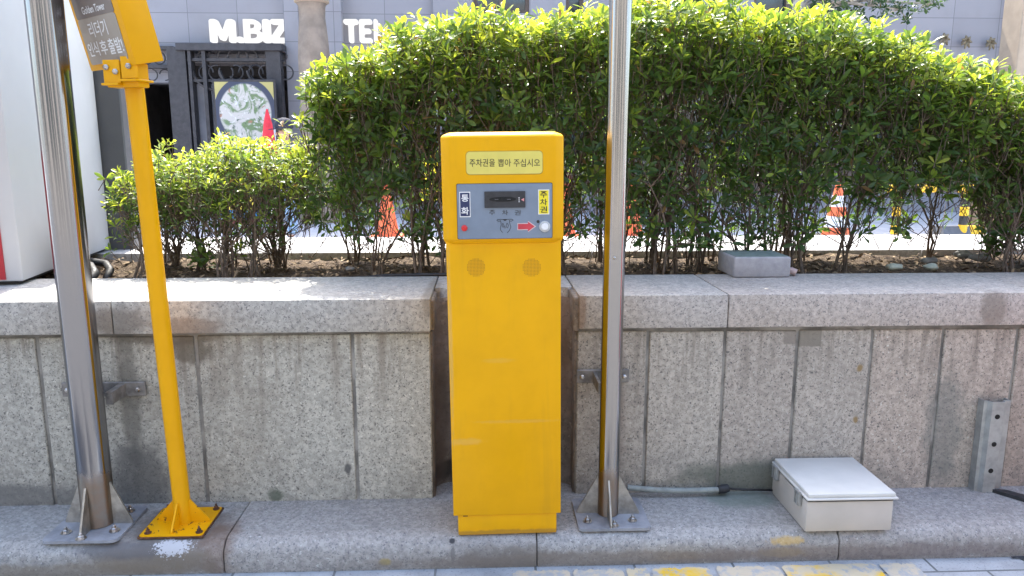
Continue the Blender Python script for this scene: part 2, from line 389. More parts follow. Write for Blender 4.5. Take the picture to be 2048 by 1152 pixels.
def leafmat(name, old, mid, fresh, trans=.42, rough=.36):
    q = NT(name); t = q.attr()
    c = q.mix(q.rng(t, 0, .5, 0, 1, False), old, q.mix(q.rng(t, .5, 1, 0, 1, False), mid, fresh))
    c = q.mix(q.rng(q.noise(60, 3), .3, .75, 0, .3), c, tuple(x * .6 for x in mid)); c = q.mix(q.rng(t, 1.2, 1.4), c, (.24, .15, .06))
    p = q.n('BsdfPrincipled'); q.l(c, p.inputs['Base Color']); p.inputs['Roughness'].default_value = rough; p.inputs['Specular IOR Level'].default_value = .5
    tr = q.n('BsdfTranslucent'); q.l(q.mix(1., c, (1.28, 1.22, .6), 'MULTIPLY'), tr.inputs[0])
    mx = q.n('MixShader'); mx.inputs[0].default_value = trans; q.l(p.outputs[0], mx.inputs[1]); q.l(tr.outputs[0], mx.inputs[2]); q.l(mx.outputs[0], q.out.inputs[0])
    return q.m
M['leaf'] = leafmat('hedge leaf', (.048, .098, .032), (.16, .26, .05), (.50, .57, .085), .50)
M['treeleaf'] = leafmat('tree leaf', (.022, .05, .022), (.04, .085, .03), (.08, .14, .04), .3)
q = NT('leaf litter'); M['litter'] = q.bsdf(q.mix(q.attr(), (.07, .045, .028), (.30, .22, .13)), .9)

# ================================================================== THE SETTING
random.seed(7); rng = np.random.default_rng(7)
def sheet(name, x0, x1, y0, y1, z, mat, kind='structure'):
    mb = MB().add([(x0, y0, z), (x1, y0, z), (x1, y1, z), (x0, y1, z)], [(0, 1, 2, 3)])
    o = build(name, mb, mat); o['kind'] = kind; return o
sheet('ground', -400, 400, -400, 400, -.004, M['plaza'])
sheet('road', -60, 60, -30, 2.2, 0, plain('lane asphalt', (.13, .13, .132), .85, 0, .25, 60, .5))
sheet('gutter_paving', -60, 60, 1.72, 2.2, .002, M['road'])
# worn yellow paint bands, ragged outline
q = NT('faded road paint'); M['paint_faded'] = q.bsdf(q.mix(q.rng(q.noise(26, 5, .7), .45, .62), (.54, .47, .35), (.37, .38, .385)), .75, 0, q.bump(q.noise(120, 3), .3, .001), .3)
for nm_, mt_, runs in (('road_paint', 'paint', ((.42, .485), (.495, .67), (.89, 1.18))), ('faded_road_paint', 'paint_faded', ((.08, .25), (.26, .41), (.69, .88), (1.19, 1.3)))):
    pm = MB()
    for x0, x1 in runs:
        top = []; bot = []
        for i in range(25):
            x = x0 + (x1 - x0) * i / 24; top.append((x, 2.050 - .012 * abs(random.gauss(0, .5)) - (.012 if i in (0, 24) else 0), .006)); bot.append((x, 1.925 - .01 * random.random(), .006))
        pm.add(top + bot, [(i, i + 1, i + 26, i + 25) for i in range(24)])
    o = build(nm_, pm, M[mt_]); o['kind'] = 'structure'
# small dark asphalt patch right of the kerb
pts = [(1.62 + .5 * (i / 30.) , 2.066 - .035 * min(1, i / 8) - .012 * random.random(), .0065) for i in range(31)]
ap = MB().add(pts + [(p[0], 2.068, .0065) for p in pts], [(i, i + 1, i + 32, i + 31) for i in range(30)])
o = build('asphalt_patch', ap, plain('asphalt', (.05, .052, .058), .85, 0, .3, 80, .5)); o['kind'] = 'structure'

# kerb stones: rounded nose, each stone its own block in one paved edge
KF, KT = 2.068, .10
kb = MB()
joints = [-6, -3.4, -2.45, -1.62, -.775, .155, 1.08, 1.98, 2.9, 3.8, 6]
for a, b in zip(joints, joints[1:]):
    pr = [(2.50, 0), (2.50, KT), (2.14, KT)]
    for i in range(9):
        t = i / 8 * math.pi / 2; pr.append((2.124 - .054 * math.sin(t), KT - .048 + .048 * math.cos(t)))
    pr += [(KF, .02), (KF + .006, 0)]
    dz = random.uniform(-.0015, .0015); n = len(pr); vs_ = []
    xs = [a + .0015, a + .004] + [a + (b - a) * k / 12 for k in range(1, 12)] + [b - .004, b - .0015]
    for k, x in enumerate(xs):
        e = .0025 if k in (0, len(xs) - 1) else 0
        for i, (y, z) in enumerate(pr): vs_.append((x, y + (e if i > 2 else 0) + (.0015 * math.sin(x * 31 + i) if 3 < i < n - 2 else 0), z + (dz if z > .05 else 0) - (e if 0 < i < 8 else 0)))
    fs_ = [tuple(range(n))[::-1], tuple(range(len(vs_) - n, len(vs_)))]
    for k in range(len(xs) - 1):
        for i in range(n - 1): fs_.append((k * n + i, k * n + i + 1, (k + 1) * n + i + 1, (k + 1) * n + i))
    kb.add(vs_, fs_, random.uniform(.0, .35) + (.25 if a > .9 else 0))
o = build('kerb', kb, M['kerb'], smooth=35); o['kind'] = 'structure'

# planter soil bed
nx, ny = 240, 40; vs_ = []
ph = rng.random((6, 3))
for j in range(ny):
    for i in range(nx):
        x = -5 + 10 * i / (nx - 1); y = 2.70 + .76 * j / (ny - 1)
        h = sum(.006 * math.sin(x * (7 + 9 * ph[k, 0]) + y * (11 + 13 * ph[k, 1]) + 6.3 * ph[k, 2]) for k in range(6)) + random.gauss(0, .003)
        vs_.append((x, y, .752 + h))
o = build('soil', MB().add(vs_, [(j * nx + i, j * nx + i + 1, (j + 1) * nx + i + 1, (j + 1) * nx + i) for j in range(ny - 1) for i in range(nx - 1)]), M['soil'], smooth=180); o['kind'] = 'structure'

# ------------------------------------------------------------------ planter wall
pw = thing('planter_wall', (0, 0, 0), 'low granite planter wall with overhanging coping and a chiselled notch behind the yellow machine', 'wall')
core = MB(); slabs = MB(); cop = MB(); fill = MB(); back = MB()
core.box(-6, -.172, 2.3445, 2.70, .02, .676); core.box(.302, 6, 2.3605, 2.70, .02, .674)
def slab_run(xs, yf, z0, z1, tints):
    for (a, b), t in zip(zip(xs, xs[1:]), tints):
        g = random.uniform(.0045, .0065); slabs.box(a + g, b - g, yf + random.uniform(-.0015, .0015), yf + .05, z0, z1 + random.uniform(-.002, .002), .0025, 1, t)
slab_run([-6, -4.9, -3.9, -2.9, -1.9, -1.402, -.912, -.420, -.169], 2.338, .095, .663, [.2, .3, .1, .2, .12, .1, .05, .08, .12])
slab_run([.299, .535, .788, 1.029, 1.280, 1.519, 1.77, 2.02, 2.27, 2.52, 2.8, 3.4, 4.4, 6], 2.354, .095, .660, [.55, .5, .65, .55, .9, .95, 1.0, .95, .9, .9, .9, .9, .9])  # pinker tints at right: reddish light put into the slab colour
for a, b, t in ((-6, -4.4, .2), (-4.4, -2.75, .2), (-2.75, -1.147, .12), (-1.147, -.166, .06)): cop.box(a + .0015, b - .0015, 2.305, 2.735, .679, .784, .004, 2, t)
for a, b, t in ((.303, .787, .5), (.787, 1.83, .75), (1.83, 2.9, .9), (2.9, 4.4, .9), (4.4, 6, .9)): cop.box(a + .0015, b - .0015, 2.333, 2.735, .676, .785, .004, 2, t)  # right coping pinker too, same red light painted in
# behind the notch the coping runs on, narrower, with a broken front edge
nb = bmesh.new()
ed = [(-.164 + .464 * i / 30, 2.50 + .012 * math.sin(i * 1.7) + random.uniform(-.006, .006)) for i in range(31)]
top = [nb.verts.new((x, y, .783)) for x, y in ed]; bt = [nb.verts.new((x, y - random.uniform(.0, .03), .70)) for x, y in ed]
tb = [nb.verts.new((x, 2.735, .783)) for x, y in ed]
for i in range(30): nb.faces.new((top[i], top[i + 1], tb[i + 1], tb[i])); nb.faces.new((bt[i], bt[i + 1], top[i + 1], top[i]))
cop.bm(nb, .3)
# rough concrete lining of the notch
gx, gz = 26, 40; vs_ = []
for j in range(gz):
    for i in range(gx):
        x = -.17 + .475 * i / (gx - 1); z = .09 + .665 * j / (gz - 1)
        cv = .05 * (abs(i / (gx - 1) - .5) * 2) ** 6
        vs_.append((x, 2.47 - cv + .006 * math.sin(z * 23 + x * 9) + random.gauss(0, .003) + (.02 * (j / (gz - 1)) ** 6), z))
fill.add(vs_, [(j * gx + i, j * gx + i + 1, (j + 1) * gx + i + 1, (j + 1) * gx + i) for j in range(gz - 1) for i in range(gx - 1)])
fill.box(-.185, -.166, 2.353, 2.48, .098, .668, .004); fill.box(.296, .316, 2.368, 2.48, .098, .66, .004)
fill.box(-.19, -.158, 2.345, 2.50, .672, .772, .006); fill.box(.288, .310, 2.345, 2.50, .665, .778, .006)
back.box(-6, 8, 3.425, 3.99, .0, .66)
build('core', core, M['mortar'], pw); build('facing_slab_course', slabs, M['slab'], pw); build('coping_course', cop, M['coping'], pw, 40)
build('notch_lining', fill, M['concrete'], pw, 50)
bw = thing('planter_wall', (0, 3.7, 0), 'pale sunlit rear wall of the planter seen between the hedge stems', 'wall')
build('wall_body', back, M['mortar'], bw)
bc = MB()
xs = [-6, -4.2, -2.6, -1.05, .5, 2.05, 3.6, 5.2, 8]
for a, b in zip(xs, xs[1:]): bc.box(a + .002, b - .002, 3.405, 4.02, .66, .784, .004, 2, random.uniform(.0, .3))
build('coping_course', bc, M['backstone'], bw, 40)

# ------------------------------------------------------------------ hotel building behind
FY = 15.0
hb = thing('hotel_building', (0, FY, 0), 'pale stone clad hotel front with a dark entrance and dark upper windows', 'building')
fx = lambda px, py=150: aty(px, py, FY).x
fz = lambda py, px=900: aty(px, py, FY).z
wl = MB()
XO0, XO1 = fx(196, 165), fx(578, 85)
zop = fz(165, 300); zcan = fz(83, 460)
wins = [(fx(948), fx(1058), fz(26, 1000)), (fx(1130), fx(1165), fz(30, 1150)), (fx(1236), fx(1400), fz(34, 1300)), (fx(1500), fx(1640), fz(36, 1570))]
# cladding, with openings left for the entrance and the upper windows
wl.box(-16, XO0, FY, FY + .4, 0, 4.6); wl.box(XO0, fx(350, 100), FY, FY + .4, zop, 4.6); wl.box(fx(350, 100), XO1, FY, FY + .4, zcan - .35, 4.6)
prev = XO1
for a, b, z in wins:
    wl.box(prev, a, FY, FY + .4, 0, 4.6); wl.box(a, b, FY, FY + .4, 0, z); prev = b
wl.box(prev, 18, FY, FY + .4, 0, 4.6)
wl.box(-16, 18, FY - .02, FY + .4, 5.6, 6.4); wl.box(-16, wins[0][0], FY, FY + .4, 4.6, 5.6)
for (a0, b0, _), (a1, b1, _) in zip(wins, wins[1:]): wl.box(b0, a1, FY, FY + .4, 4.6, 5.6)
wl.box(wins[-1][1], 18, FY, FY + .4, 4.6, 5.6)
build('wall', wl, M['clad'], hb)
for a, b, z in wins:
    fr = MB(); fr.box(a - .02, b + .02, FY + .08, FY + .16, z - .04, z + .06); fr.box(a - .02, a + .07, FY + .08, FY + .16, z + .06, 5.62); fr.box(b - .07, b + .02, FY + .08, FY + .16, z + .06, 5.62)
    if b - a > .8: fr.box((a + b) / 2 - .04, (a + b) / 2 + .04, FY + .08, FY + .16, z + .06, 5.62)
    f_ = build('window', fr, M['brownframe'], hb)
    build('pane', MB().box(a, b, FY + .17, FY + .19, z, 5.6), M['glass'], f_)
sx_ = [fx(p, 380) for p in (700, 850, 1010, 1180, 1350, 1520, 1690, 1850, 1990)]
for a, b in zip(sx_, sx_[1:]):
    fr = MB(); fr.box(a + .01, b - .01, FY - .05, FY - .004, .42, .52); fr.box(a + .01, b - .01, FY - .05, FY - .004, 2.75, 2.9); fr.box(a + .01, a + .10, FY - .05, FY - .004, .52, 2.75); fr.box(b - .10, b - .01, FY - .05, FY - .004, .52, 2.75)
    f_ = build('shop_window', fr, M['brownframe'], hb); build('pane', MB().box(a + .10, b - .10, FY - .03, FY - .006, .52, 2.75), M['glass'], f_)
for p0, p1 in ((577, 606), (655, 690)):
    a, b = fx(p0, 120), fx(p1, 120)
    build('pilaster', MB().box(a, b, FY - .22, FY - .003, 0, 6.3, .01, 1), M['clad'], hb)
build('pilaster', MB().box(fx(865, 10), fx(945, 10), FY - .15, FY - .003, 0, 6.3, .01, 1), M['clad'], hb)
# dark entrance: a room with side walls, ceiling, back
en = MB(); en.box(XO0, XO1, FY + 4, FY + 4.2, 0, 4); en.box(XO0 - .2, XO0 - .003, FY + .4, FY + 4.2, 0, 4); en.box(XO1 + .003, XO1 + .2, FY + .4, FY + 4.2, 0, 4); en.box(XO0, XO1, FY + .41, FY + 4, zop + .15, zop + .35)
build('entrance_hall', en, M['interior'], hb)
cp = MB()
cz_ = lambda py: aty(460, py, FY - .55).z
cp.box(aty(350, 90, FY - .55).x, XO1, FY - .55, FY - .005, cz_(101), cz_(86), .01, 1)
for py in (97, 134): cp.box(fx(225, py), fx(352, py), FY - .16, FY - .005, fz(py + 4, 300), fz(py - 3, 300))
for p0, p1 in ((358, 394), (398, 404), (425, 432), (548, 576)): cp.box(fx(p0, 160), fx(p1, 160), FY - .5, FY - .3, 0, fz(101, 460))
cp.box(fx(394, 150), fx(576, 150), FY - .45, FY - .35, fz(128, 460), fz(122, 460)); cp.box(fx(394, 150), fx(576, 150), FY - .45, FY - .35, fz(168, 460), fz(163, 460))
build('entrance_canopy', cp, M['iron'], hb)
sw = MB()
def ring(mb, cx, cz, r, y, t, a0=0, a1=360, n=18):
    mb = MB(); mb.tube([(cx + r * math.cos(R(a0 + (a1 - a0) * k / n)), y, cz + r * math.sin(R(a0 + (a1 - a0) * k / n))) for k in range(n + 1)], t, 5); build('iron_scroll', mb, M['iron'], hb, 60)
for k in range(9):
    p = aty(405 + 20 * k, 112, FY - .4); ring(sw, p.x, p.z, .085, FY - .4, .013, 30 * k, 30 * k + 300)
    p = aty(412 + 20 * k, 145, FY - .4); ring(sw, p.x, p.z, .13, FY - .4, .016, 70 * k, 70 * k + 260)
for k in range(5):
    p = aty(240 + 26 * k, 116, FY - .1); ring(sw, p.x, p.z, .11, FY - .1, .014, 50 * k, 50 * k + 290)
    p = aty(252 + 26 * k, 150, FY - .1); ring(sw, p.x, p.z, .10, FY - .1, .012, 90 * k, 90 * k + 260)
for k in range(3):
    p = aty(430 + 55 * k, 150, FY - .42); ring(sw, p.x, p.z + .15, .42, FY - .42, .03, 190, 300)

dr = MB()
for p0, p1 in ((405, 424), (433, 440), (555, 560)): dr.box(fx(p0, 250), fx(p1, 250), FY - .2, FY - .17, .1, fz(170, 460))
build('door_glass', dr, plain('door glass', (.35, .35, .38), .1, 0, .2, 2), hb)
dl = MB().lathe([(.0, 0), (.07, 0), (.075, .03), (.05, .05)], aty(352, 191, FY + 1.0), 14)
build('downlight', dl, M['lamp'], hb)
# sign letters on the facade
sg = thing('illuminated_sign', aty(500, 70, FY - .1), 'large white raised letters of the hotel name above the entrance', 'sign')
GL = {'M': [(0, 0), (.24, 0), (.24, .58), (.42, .10), (.58, .10), (.76, .58), (.76, 0), (1, 0), (1, 1), (.70, 1), (.5, .46), (.30, 1), (0, 1)],
      'Z': [(0, 0), (1, 0), (1, .21), (.40, .21), (.98, .80), (.98, 1), (.04, 1), (.04, .79), (.58, .79), (0, .20)], 'I': [(0, 0), (1, 0), (1, 1), (0, 1)], '.': [(0, 0), (1, 0), (1, 1), (0, 1)],
      'T': [(.34, 0), (.66, 0), (.66, .79), (1, .79), (1, 1), (0, 1), (0, .79), (.34, .79)], 'L': [(0, 0), (1, 0), (1, .21), (.36, .21), (.36, 1), (0, 1)],
      'E': [(0, 0), (1, 0), (1, .20), (.34, .20), (.34, .40), (.9, .40), (.9, .60), (.34, .60), (.34, .80), (1, .80), (1, 1), (0, 1)], 'H': [(0, 0), (.28, 0), (.28, .4), (.72, .4), (.72, 0), (1, 0), (1, 1), (.72, 1), (.72, .6), (.28, .6), (.28, 1), (0, 1)]}
def letter(ch, px0, px1, py0, py1):
    a = aty(px0, py1, FY - .14); b = aty(px1, py0, FY - .14); mb = MB()
    if ch in GL:
        pl_ = GL[ch]; W_, H_ = b.x - a.x, b.z - a.z; q_ = [(x * W_, z * H_) for x, z in pl_]; out = []
        for i in range(len(q_)):                    # soften every corner
            p0, p1, p2 = Vector(q_[i - 1]), Vector(q_[i]), Vector(q_[(i + 1) % len(q_)])
            r_ = min(.045, (p1 - p0).length * .45, (p2 - p1).length * .45); A1 = p1 + (p0 - p1).normalized() * r_; A2 = p1 + (p2 - p1).normalized() * r_
            out += [tuple(A1 * (1 - t) ** 2 + p1 * 2 * t * (1 - t) + A2 * t * t) for t in (0, .33, .67, 1)]
        mb.prism(out, (a.x, FY - .02, a.z), (1, 0, 0), (0, 0, 1), .12)
    else: solid_text(mb, ch, (a.x, FY - .02, a.z), (1, 0, 0), (0, 0, 1), b.x - a.x, b.z - a.z, .022, .12)
    build('letter', mb, M['sign_lit'], sg)
for ch, p0, p1 in (('M', 420, 467), ('B', 488, 523), ('I', 526, 538), ('Z', 541, 573), ('H', 608, 640), ('O', 642, 684), ('T', 691, 715), ('E', 719, 743) , ('L', 748, 768)):
    if ch == 'T': p0, p1 = 688, 715
    letter(ch, p0, p1, 38, 85)
letter('.', 473, 485, 73, 85)

# unseen tower added across the lane, behind the viewer: it closes the street, bounces sunlight and shows in the steel
tw_ = thing('added_office_tower', (0, -9, 0), 'added unseen beige office front with dark window bays across the lane, behind the viewer', 'building')
wl = MB(); wl.box(-22, 22, -9.6, -9.1, 0, 1.0); wl.box(-22, 22, -9.6, -9.1, 3.6, 4.6); wl.box(-22, 22, -9.6, -9.1, 7.4, 8.5)
px_ = [-22, -17.5, -14.2, -9.0, -6.8, -2.4, .6, 3.1, 8.0, 10.2, 15.5, 18.4, 22]; pw_ = [.4, .9, .3, .6, 1.1, .35, .25, .8, .5, 1.2, .4, .7, .4]
for x_, w_ in zip(px_, pw_): wl.box(x_ - w_, x_ + w_, -9.7, -9.0, 0, 8.8)
build('wall', wl, plain('beige tower stone', (.32, .295, .265), .7, 0, .08, 2), tw_)
for k in range(12):
    for z0_, z1_ in ((1.0, 3.6), (4.6, 7.4)): build('window', MB().box(px_[k] + pw_[k], px_[k + 1] - pw_[k + 1], -9.5, -9.3, z0_, z1_), M['glass'], tw_)
# things close to the facade -----------------------------------------------------------------
def poster():
    a = aty(437, 285, 14.2); b = aty(546, 164, 14.2); r = thing('poster_stand', ((a.x + b.x) / 2, 14.2, 0), 'tall food poster of a noodle bowl on a dark rim beside the hotel entrance', 'poster')
    a = Vector((a.x, 14.2, a.z - .35))
    build('frame', MB().box(a.x - .04, b.x + .04, 14.2, 14.26, .05, b.z + .04, .005, 1).box(a.x, b.x, 14.18, 14.5, 0, .05), M['iron'], r)
    q = NT('food print'); X = q.sep(); cx, cz = (a.x + b.x) / 2 - r.location.x, aty(492, 226, 14.2).z
    mp = q.n('Mapping'); mp.inputs['Location'].default_value = (-cx / .56, 0, -cz / .62); mp.inputs['Scale'].default_value = (1 / .56, 0, 1 / .62); q.l(q.co, mp.inputs[0])
    ln = q.n('VectorMath', operation='LENGTH'); q.l(mp.outputs[0], ln.inputs[0]); d = ln.outputs['Value']
    fd = q.mix(q.rng(q.noise(3.2, 4, .6, 1.6), .40, .52), (.16, .24, .11), (.60, .56, .52)); fd = q.mix(q.rng(q.noise(6, 3, .6, 2.5), .60, .66), fd, (.72, .71, .70)); fd = q.mix(q.rng(q.noise(5, 3, .6, .8), .64, .70), fd, (.42, .20, .13)); fd = q.mix(q.rng(q.noise(9, 3, .6, 1.5), .62, .67), fd, (.10, .13, .10))
    c = q.mix(q.rng(d, .80, .86), fd, (.05, .06, .10)); c = q.mix(q.rng(d, 1.0, 1.02), c, q.mix(q.rng(q.math('SUBTRACT', X[2], cz), .2, .3), (.62, .63, .66), (.50, .43, .16)))
    build('printed_face', MB().box(a.x, b.x, 14.190, 14.198, a.z, b.z), q.bsdf(c, .45), r)
poster()
def column():
    c = aty(627, 90, 13.4); r = thing('street_column', (c.x, 13.4, 0), 'round brown stone column with a pale ringed collar between two white pilasters', 'column')
    z0 = aty(627, 5, 13.4).z
    build('shaft', MB().lathe([(.36, 0), (.36, .25), (.30, .32), (.27, .5), (.26, 1.5), (.265, z0 - .9), (.245, z0 - .55), (.215, z0 - .25), (.225, z0 - .06), (.255, z0 - .02)], (c.x, 13.4, 0), 28), M['column'], r, 40)
    build('collar', MB().lathe([(.255, z0 - .02), (.29, z0), (.29, z0 + .06), (.25, z0 + .1), (.2, z0 + .5), (.22, z0 + 1.1)], (c.x, 13.4, 0), 28), M['tan'], r, 40)
column()
c = aty(2042, 120, 12.6)
tc = thing('street_column', (c.x + .12, 12.6, 0), 'plain tan rendered column beyond the right end of the hedge', 'column')
build('shaft', MB().box(c.x - .06, c.x + .5, 12.6, 13.1, 0, 5.2, .02, 2), M['tan'], tc); build('plinth', MB().box(c.x - .1, c.x + .54, 12.56, 13.14, 0, .35, .01, 1), M['column'], tc)
c = aty(2014, 100, 14.9); o = build('downpipe', MB().tube([(c.x, 14.9, 0), (c.x, 14.9, 6)], .05, 12).box(c.x - .08, c.x + .08, 14.86, 14.99, 2.9, 2.96).box(c.x - .08, c.x + .08, 14.86, 14.99, 4.4, 4.46), plain('dark pipe', (.12, .12, .15), .5), smooth=40)
tag(o, 'dark vertical downpipe on the pale facade beside the tan column', 'pipe')
for i, (px, py) in enumerate(((1886, 78), (1930, 83), (1979, 86))):
    c = aty(px, py, 14.93); mb = MB()
    for k in range(7):
        a = 2 * math.pi * k / 7; mb.tube([c, c + Vector((.05 * math.cos(a), -.06, .06 * math.sin(a))), c + Vector((.11 * math.cos(a), -.05, .13 * math.sin(a) - .02))], [.02, .035, .012], 6)
    mb.tube([c + Vector((0, .1, 0)), c + Vector((0, -.04, -.02))], .03, 8)
    o = build('wall_ornament', mb, plain('weathered bronze', (.20, .16, .10), .6, .2, .3, 20), smooth=60)
    tag(o, ('small brown petal ornament on the pale facade, half hidden by hedge tips', 'small brown petal ornament on the pale facade, middle one of the row of three', 'small brown petal ornament on the pale facade, the one nearest the dark downpipe')[i], 'ornament', 'petal ornaments on the facade')

# cones -----------------------------------------------------------------
def make_cone(bands):
    r = thing('traffic_cone', (0, 0, 0), '', 'traffic cone', 'orange traffic cones on the plaza')
    b = MB().box(-.19, .19, -.19, .19, 0, .035, .01, 2); build('base', b, M['orange'] if not bands else M['black_paint'], r)
    b = MB().lathe([(.145, .035), (.14, .06), (.032, .70), (.026, .715), (.012, .715)], (0, 0, 0), 28); build('body', b, M['orange'], r, 40)
    if bands:
        for z0, z1 in ((.14, .28), (.40, .54)):
            rr = lambda z: .14 - (.108) * (z - .06) / .64 + .003
            build('reflective_band', MB().lathe([(rr(z0) - .01, z0), (rr(z0), z0), (rr(z1), z1), (rr(z1) - .01, z1)], (0, 0, 0), 28), M['white'], r, 40)
    return r
cn = make_cone(False); p = aty(775, 470, 10.9); cn.location = (p.x, 10.9, 0); cn.scale = (1.2, 1.2, 1.08); cn['label'] = 'plain orange cone left of the yellow machine, seen through hedge stems'
for (px, Y, lab) in ((1128, 10.7, 'orange cone just right of the yellow machine, mostly hidden by stems'), (1262, 10.9, 'orange cone just right of the slim steel pole, mostly hidden by stems')):
    c2 = copy_tree(cn); c2.location = (aty(px, 460, Y).x, Y, 0); c2['label'] = lab
cb_ = make_cone(True); p = aty(1672, 460, 10.6); cb_.location = (p.x, 10.6, 0); cb_.scale = (1.35, 1.35, 1.12); cb_['label'] = 'orange cone with white bands, seen through the right part of the hedge'
# yellow and black barrier
bl = aty(1845, 380, 10.6); br_ = aty(1955, 380, 10.6)
ba = thing('barrier', ((bl.x + br_.x) / 2, 10.6, 0), 'low yellow and black tubular barrier seen through the right of the hedge', 'barrier')
xs = np.linspace(bl.x - .5, br_.x + .1, 9)
def striped(name, axis, w_):
    q = NT(name); X = q.sep(); f = q.math('FRACT', q.math('DIVIDE', q.math('ADD', X[axis], 50.), w_ * 2)); f = q.math('GREATER_THAN', f, .5)
    return q.bsdf(q.mix(f, (.03, .03, .03), (.80, .48, .02)), .45)
build('rail', MB().tube([(xs[0], 10.6, .70), (xs[-1], 10.6, .70)], .055, 16), striped('striped rail', 0, .3), ba, 40)
sv_m = striped('striped post', 2, .13)
for X_ in (aty(1928, 430, 10.6).x, bl.x - .35): build('post', MB().tube([(X_, 10.6, 0), (X_, 10.6, .66)], .06, 16), sv_m, ba, 40)
a = atz(1838, 466, .0); ws = thing('wheel_stop', (a.x + .3, 10.9, 0), 'dark grey rubber wheel stop with a yellow end below the barrier', 'wheel stop')
def wedge(mb, x0, x1, y): mb.prism([(0, 0), (.42, 0), (.38, .14), (.10, .16)], (x0, y, 0), (0, 1, 0), (0, 0, 1), x1 - x0)
mb = MB(); wedge(mb, a.x, a.x + .40, 10.5); build('block', mb, plain('dark rubber', (.11, .115, .13), .6), ws); mb = MB(); wedge(mb, a.x + .403, a.x + .62, 10.5); build('yellow_end', mb, M['barrier_y'], ws)
# boards, box
a = aty(842, 402, 11.4); b = aty(905, 345, 11.4); yb = thing('notice_board', ((a.x + b.x) / 2, 11.4, 0), 'bright yellow board glimpsed through the hedge left of the machine', 'board')
build('panel', MB().box(a.x, b.x, 11.4, 11.43, a.z, b.z + .25, .004, 1), plain('bright yellow board', (.85, .70, .02), .5), yb); build('leg', MB().box(a.x + .03, a.x + .07, 11.435, 11.47, 0, b.z, 0), M['iron'], yb); build('leg', MB().box(b.x - .07, b.x - .03, 11.435, 11.47, 0, b.z, 0), M['iron'], yb)
a = aty(440, 460, 11.8); b = aty(512, 395, 11.8); cbn = thing('banner_stand', ((a.x + b.x) / 2, 11.8, 0), 'colourful striped banner stand behind the low hedge', 'banner')
h_ = b.z - a.z
build('maroon_panel', MB().box(a.x, b.x, 11.8, 11.83, .12, a.z + .33 * h_), plain('maroon print', (.22, .03, .04), .5), cbn); build('blue_panel', MB().box(a.x, b.x, 11.8, 11.83, a.z + .335 * h_, a.z + .62 * h_), plain('blue print', (.03, .30, .62), .5), cbn)
build('yellow_panel', MB().box(a.x, b.x, 11.8, 11.83, a.z + .625 * h_, b.z), plain('yellow print', (.80, .65, .08), .5), cbn); [build('post', MB().box(x_, x_ + .027, 11.8, 11.83, 0, b.z), M['iron'], cbn) for x_ in (a.x - .03, b.x + .003)]
a = aty(1966, 468, 11.5); bx_ = thing('cardboard_box', (a.x + .25, 11.7, 0), 'brown carton on the plaza behind the right hedge stems', 'box')
build('carton', MB().box(a.x, a.x + .5, 11.5, 11.9, 0, .42, .004, 1), plain('cardboard', (.36, .24, .15), .8), bx_); build('tape', MB().box(a.x + .22, a.x + .28, 11.497, 11.903, .1, .423), plain('tape', (.5, .36, .22), .3), bx_)
# red folded parasol
a = aty(538, 290, 10.9); rp = thing('parasol', (a.x, 10.9, 0), 'folded red parasol standing beside the food poster', 'parasol')
zt = aty(535, 218, 10.9).z
build('canopy', MB().lathe([(.02, zt - 1.0), (.11, zt - .95), (.10, zt - .5), (.06, zt - .2), (.012, zt)], (a.x, 10.9, 0), 14), plain('red canvas', (.62, .03, .05), .7), rp, 60); build('pole', MB().tube([(a.x, 10.9, .05), (a.x, 10.9, zt - .9)], .018, 10), M['white'], rp, 40); build('base', MB().lathe([(.2, 0), (.2, .05), (.03, .08)], (a.x, 10.9, 0), 20), M['iron'], rp, 40)

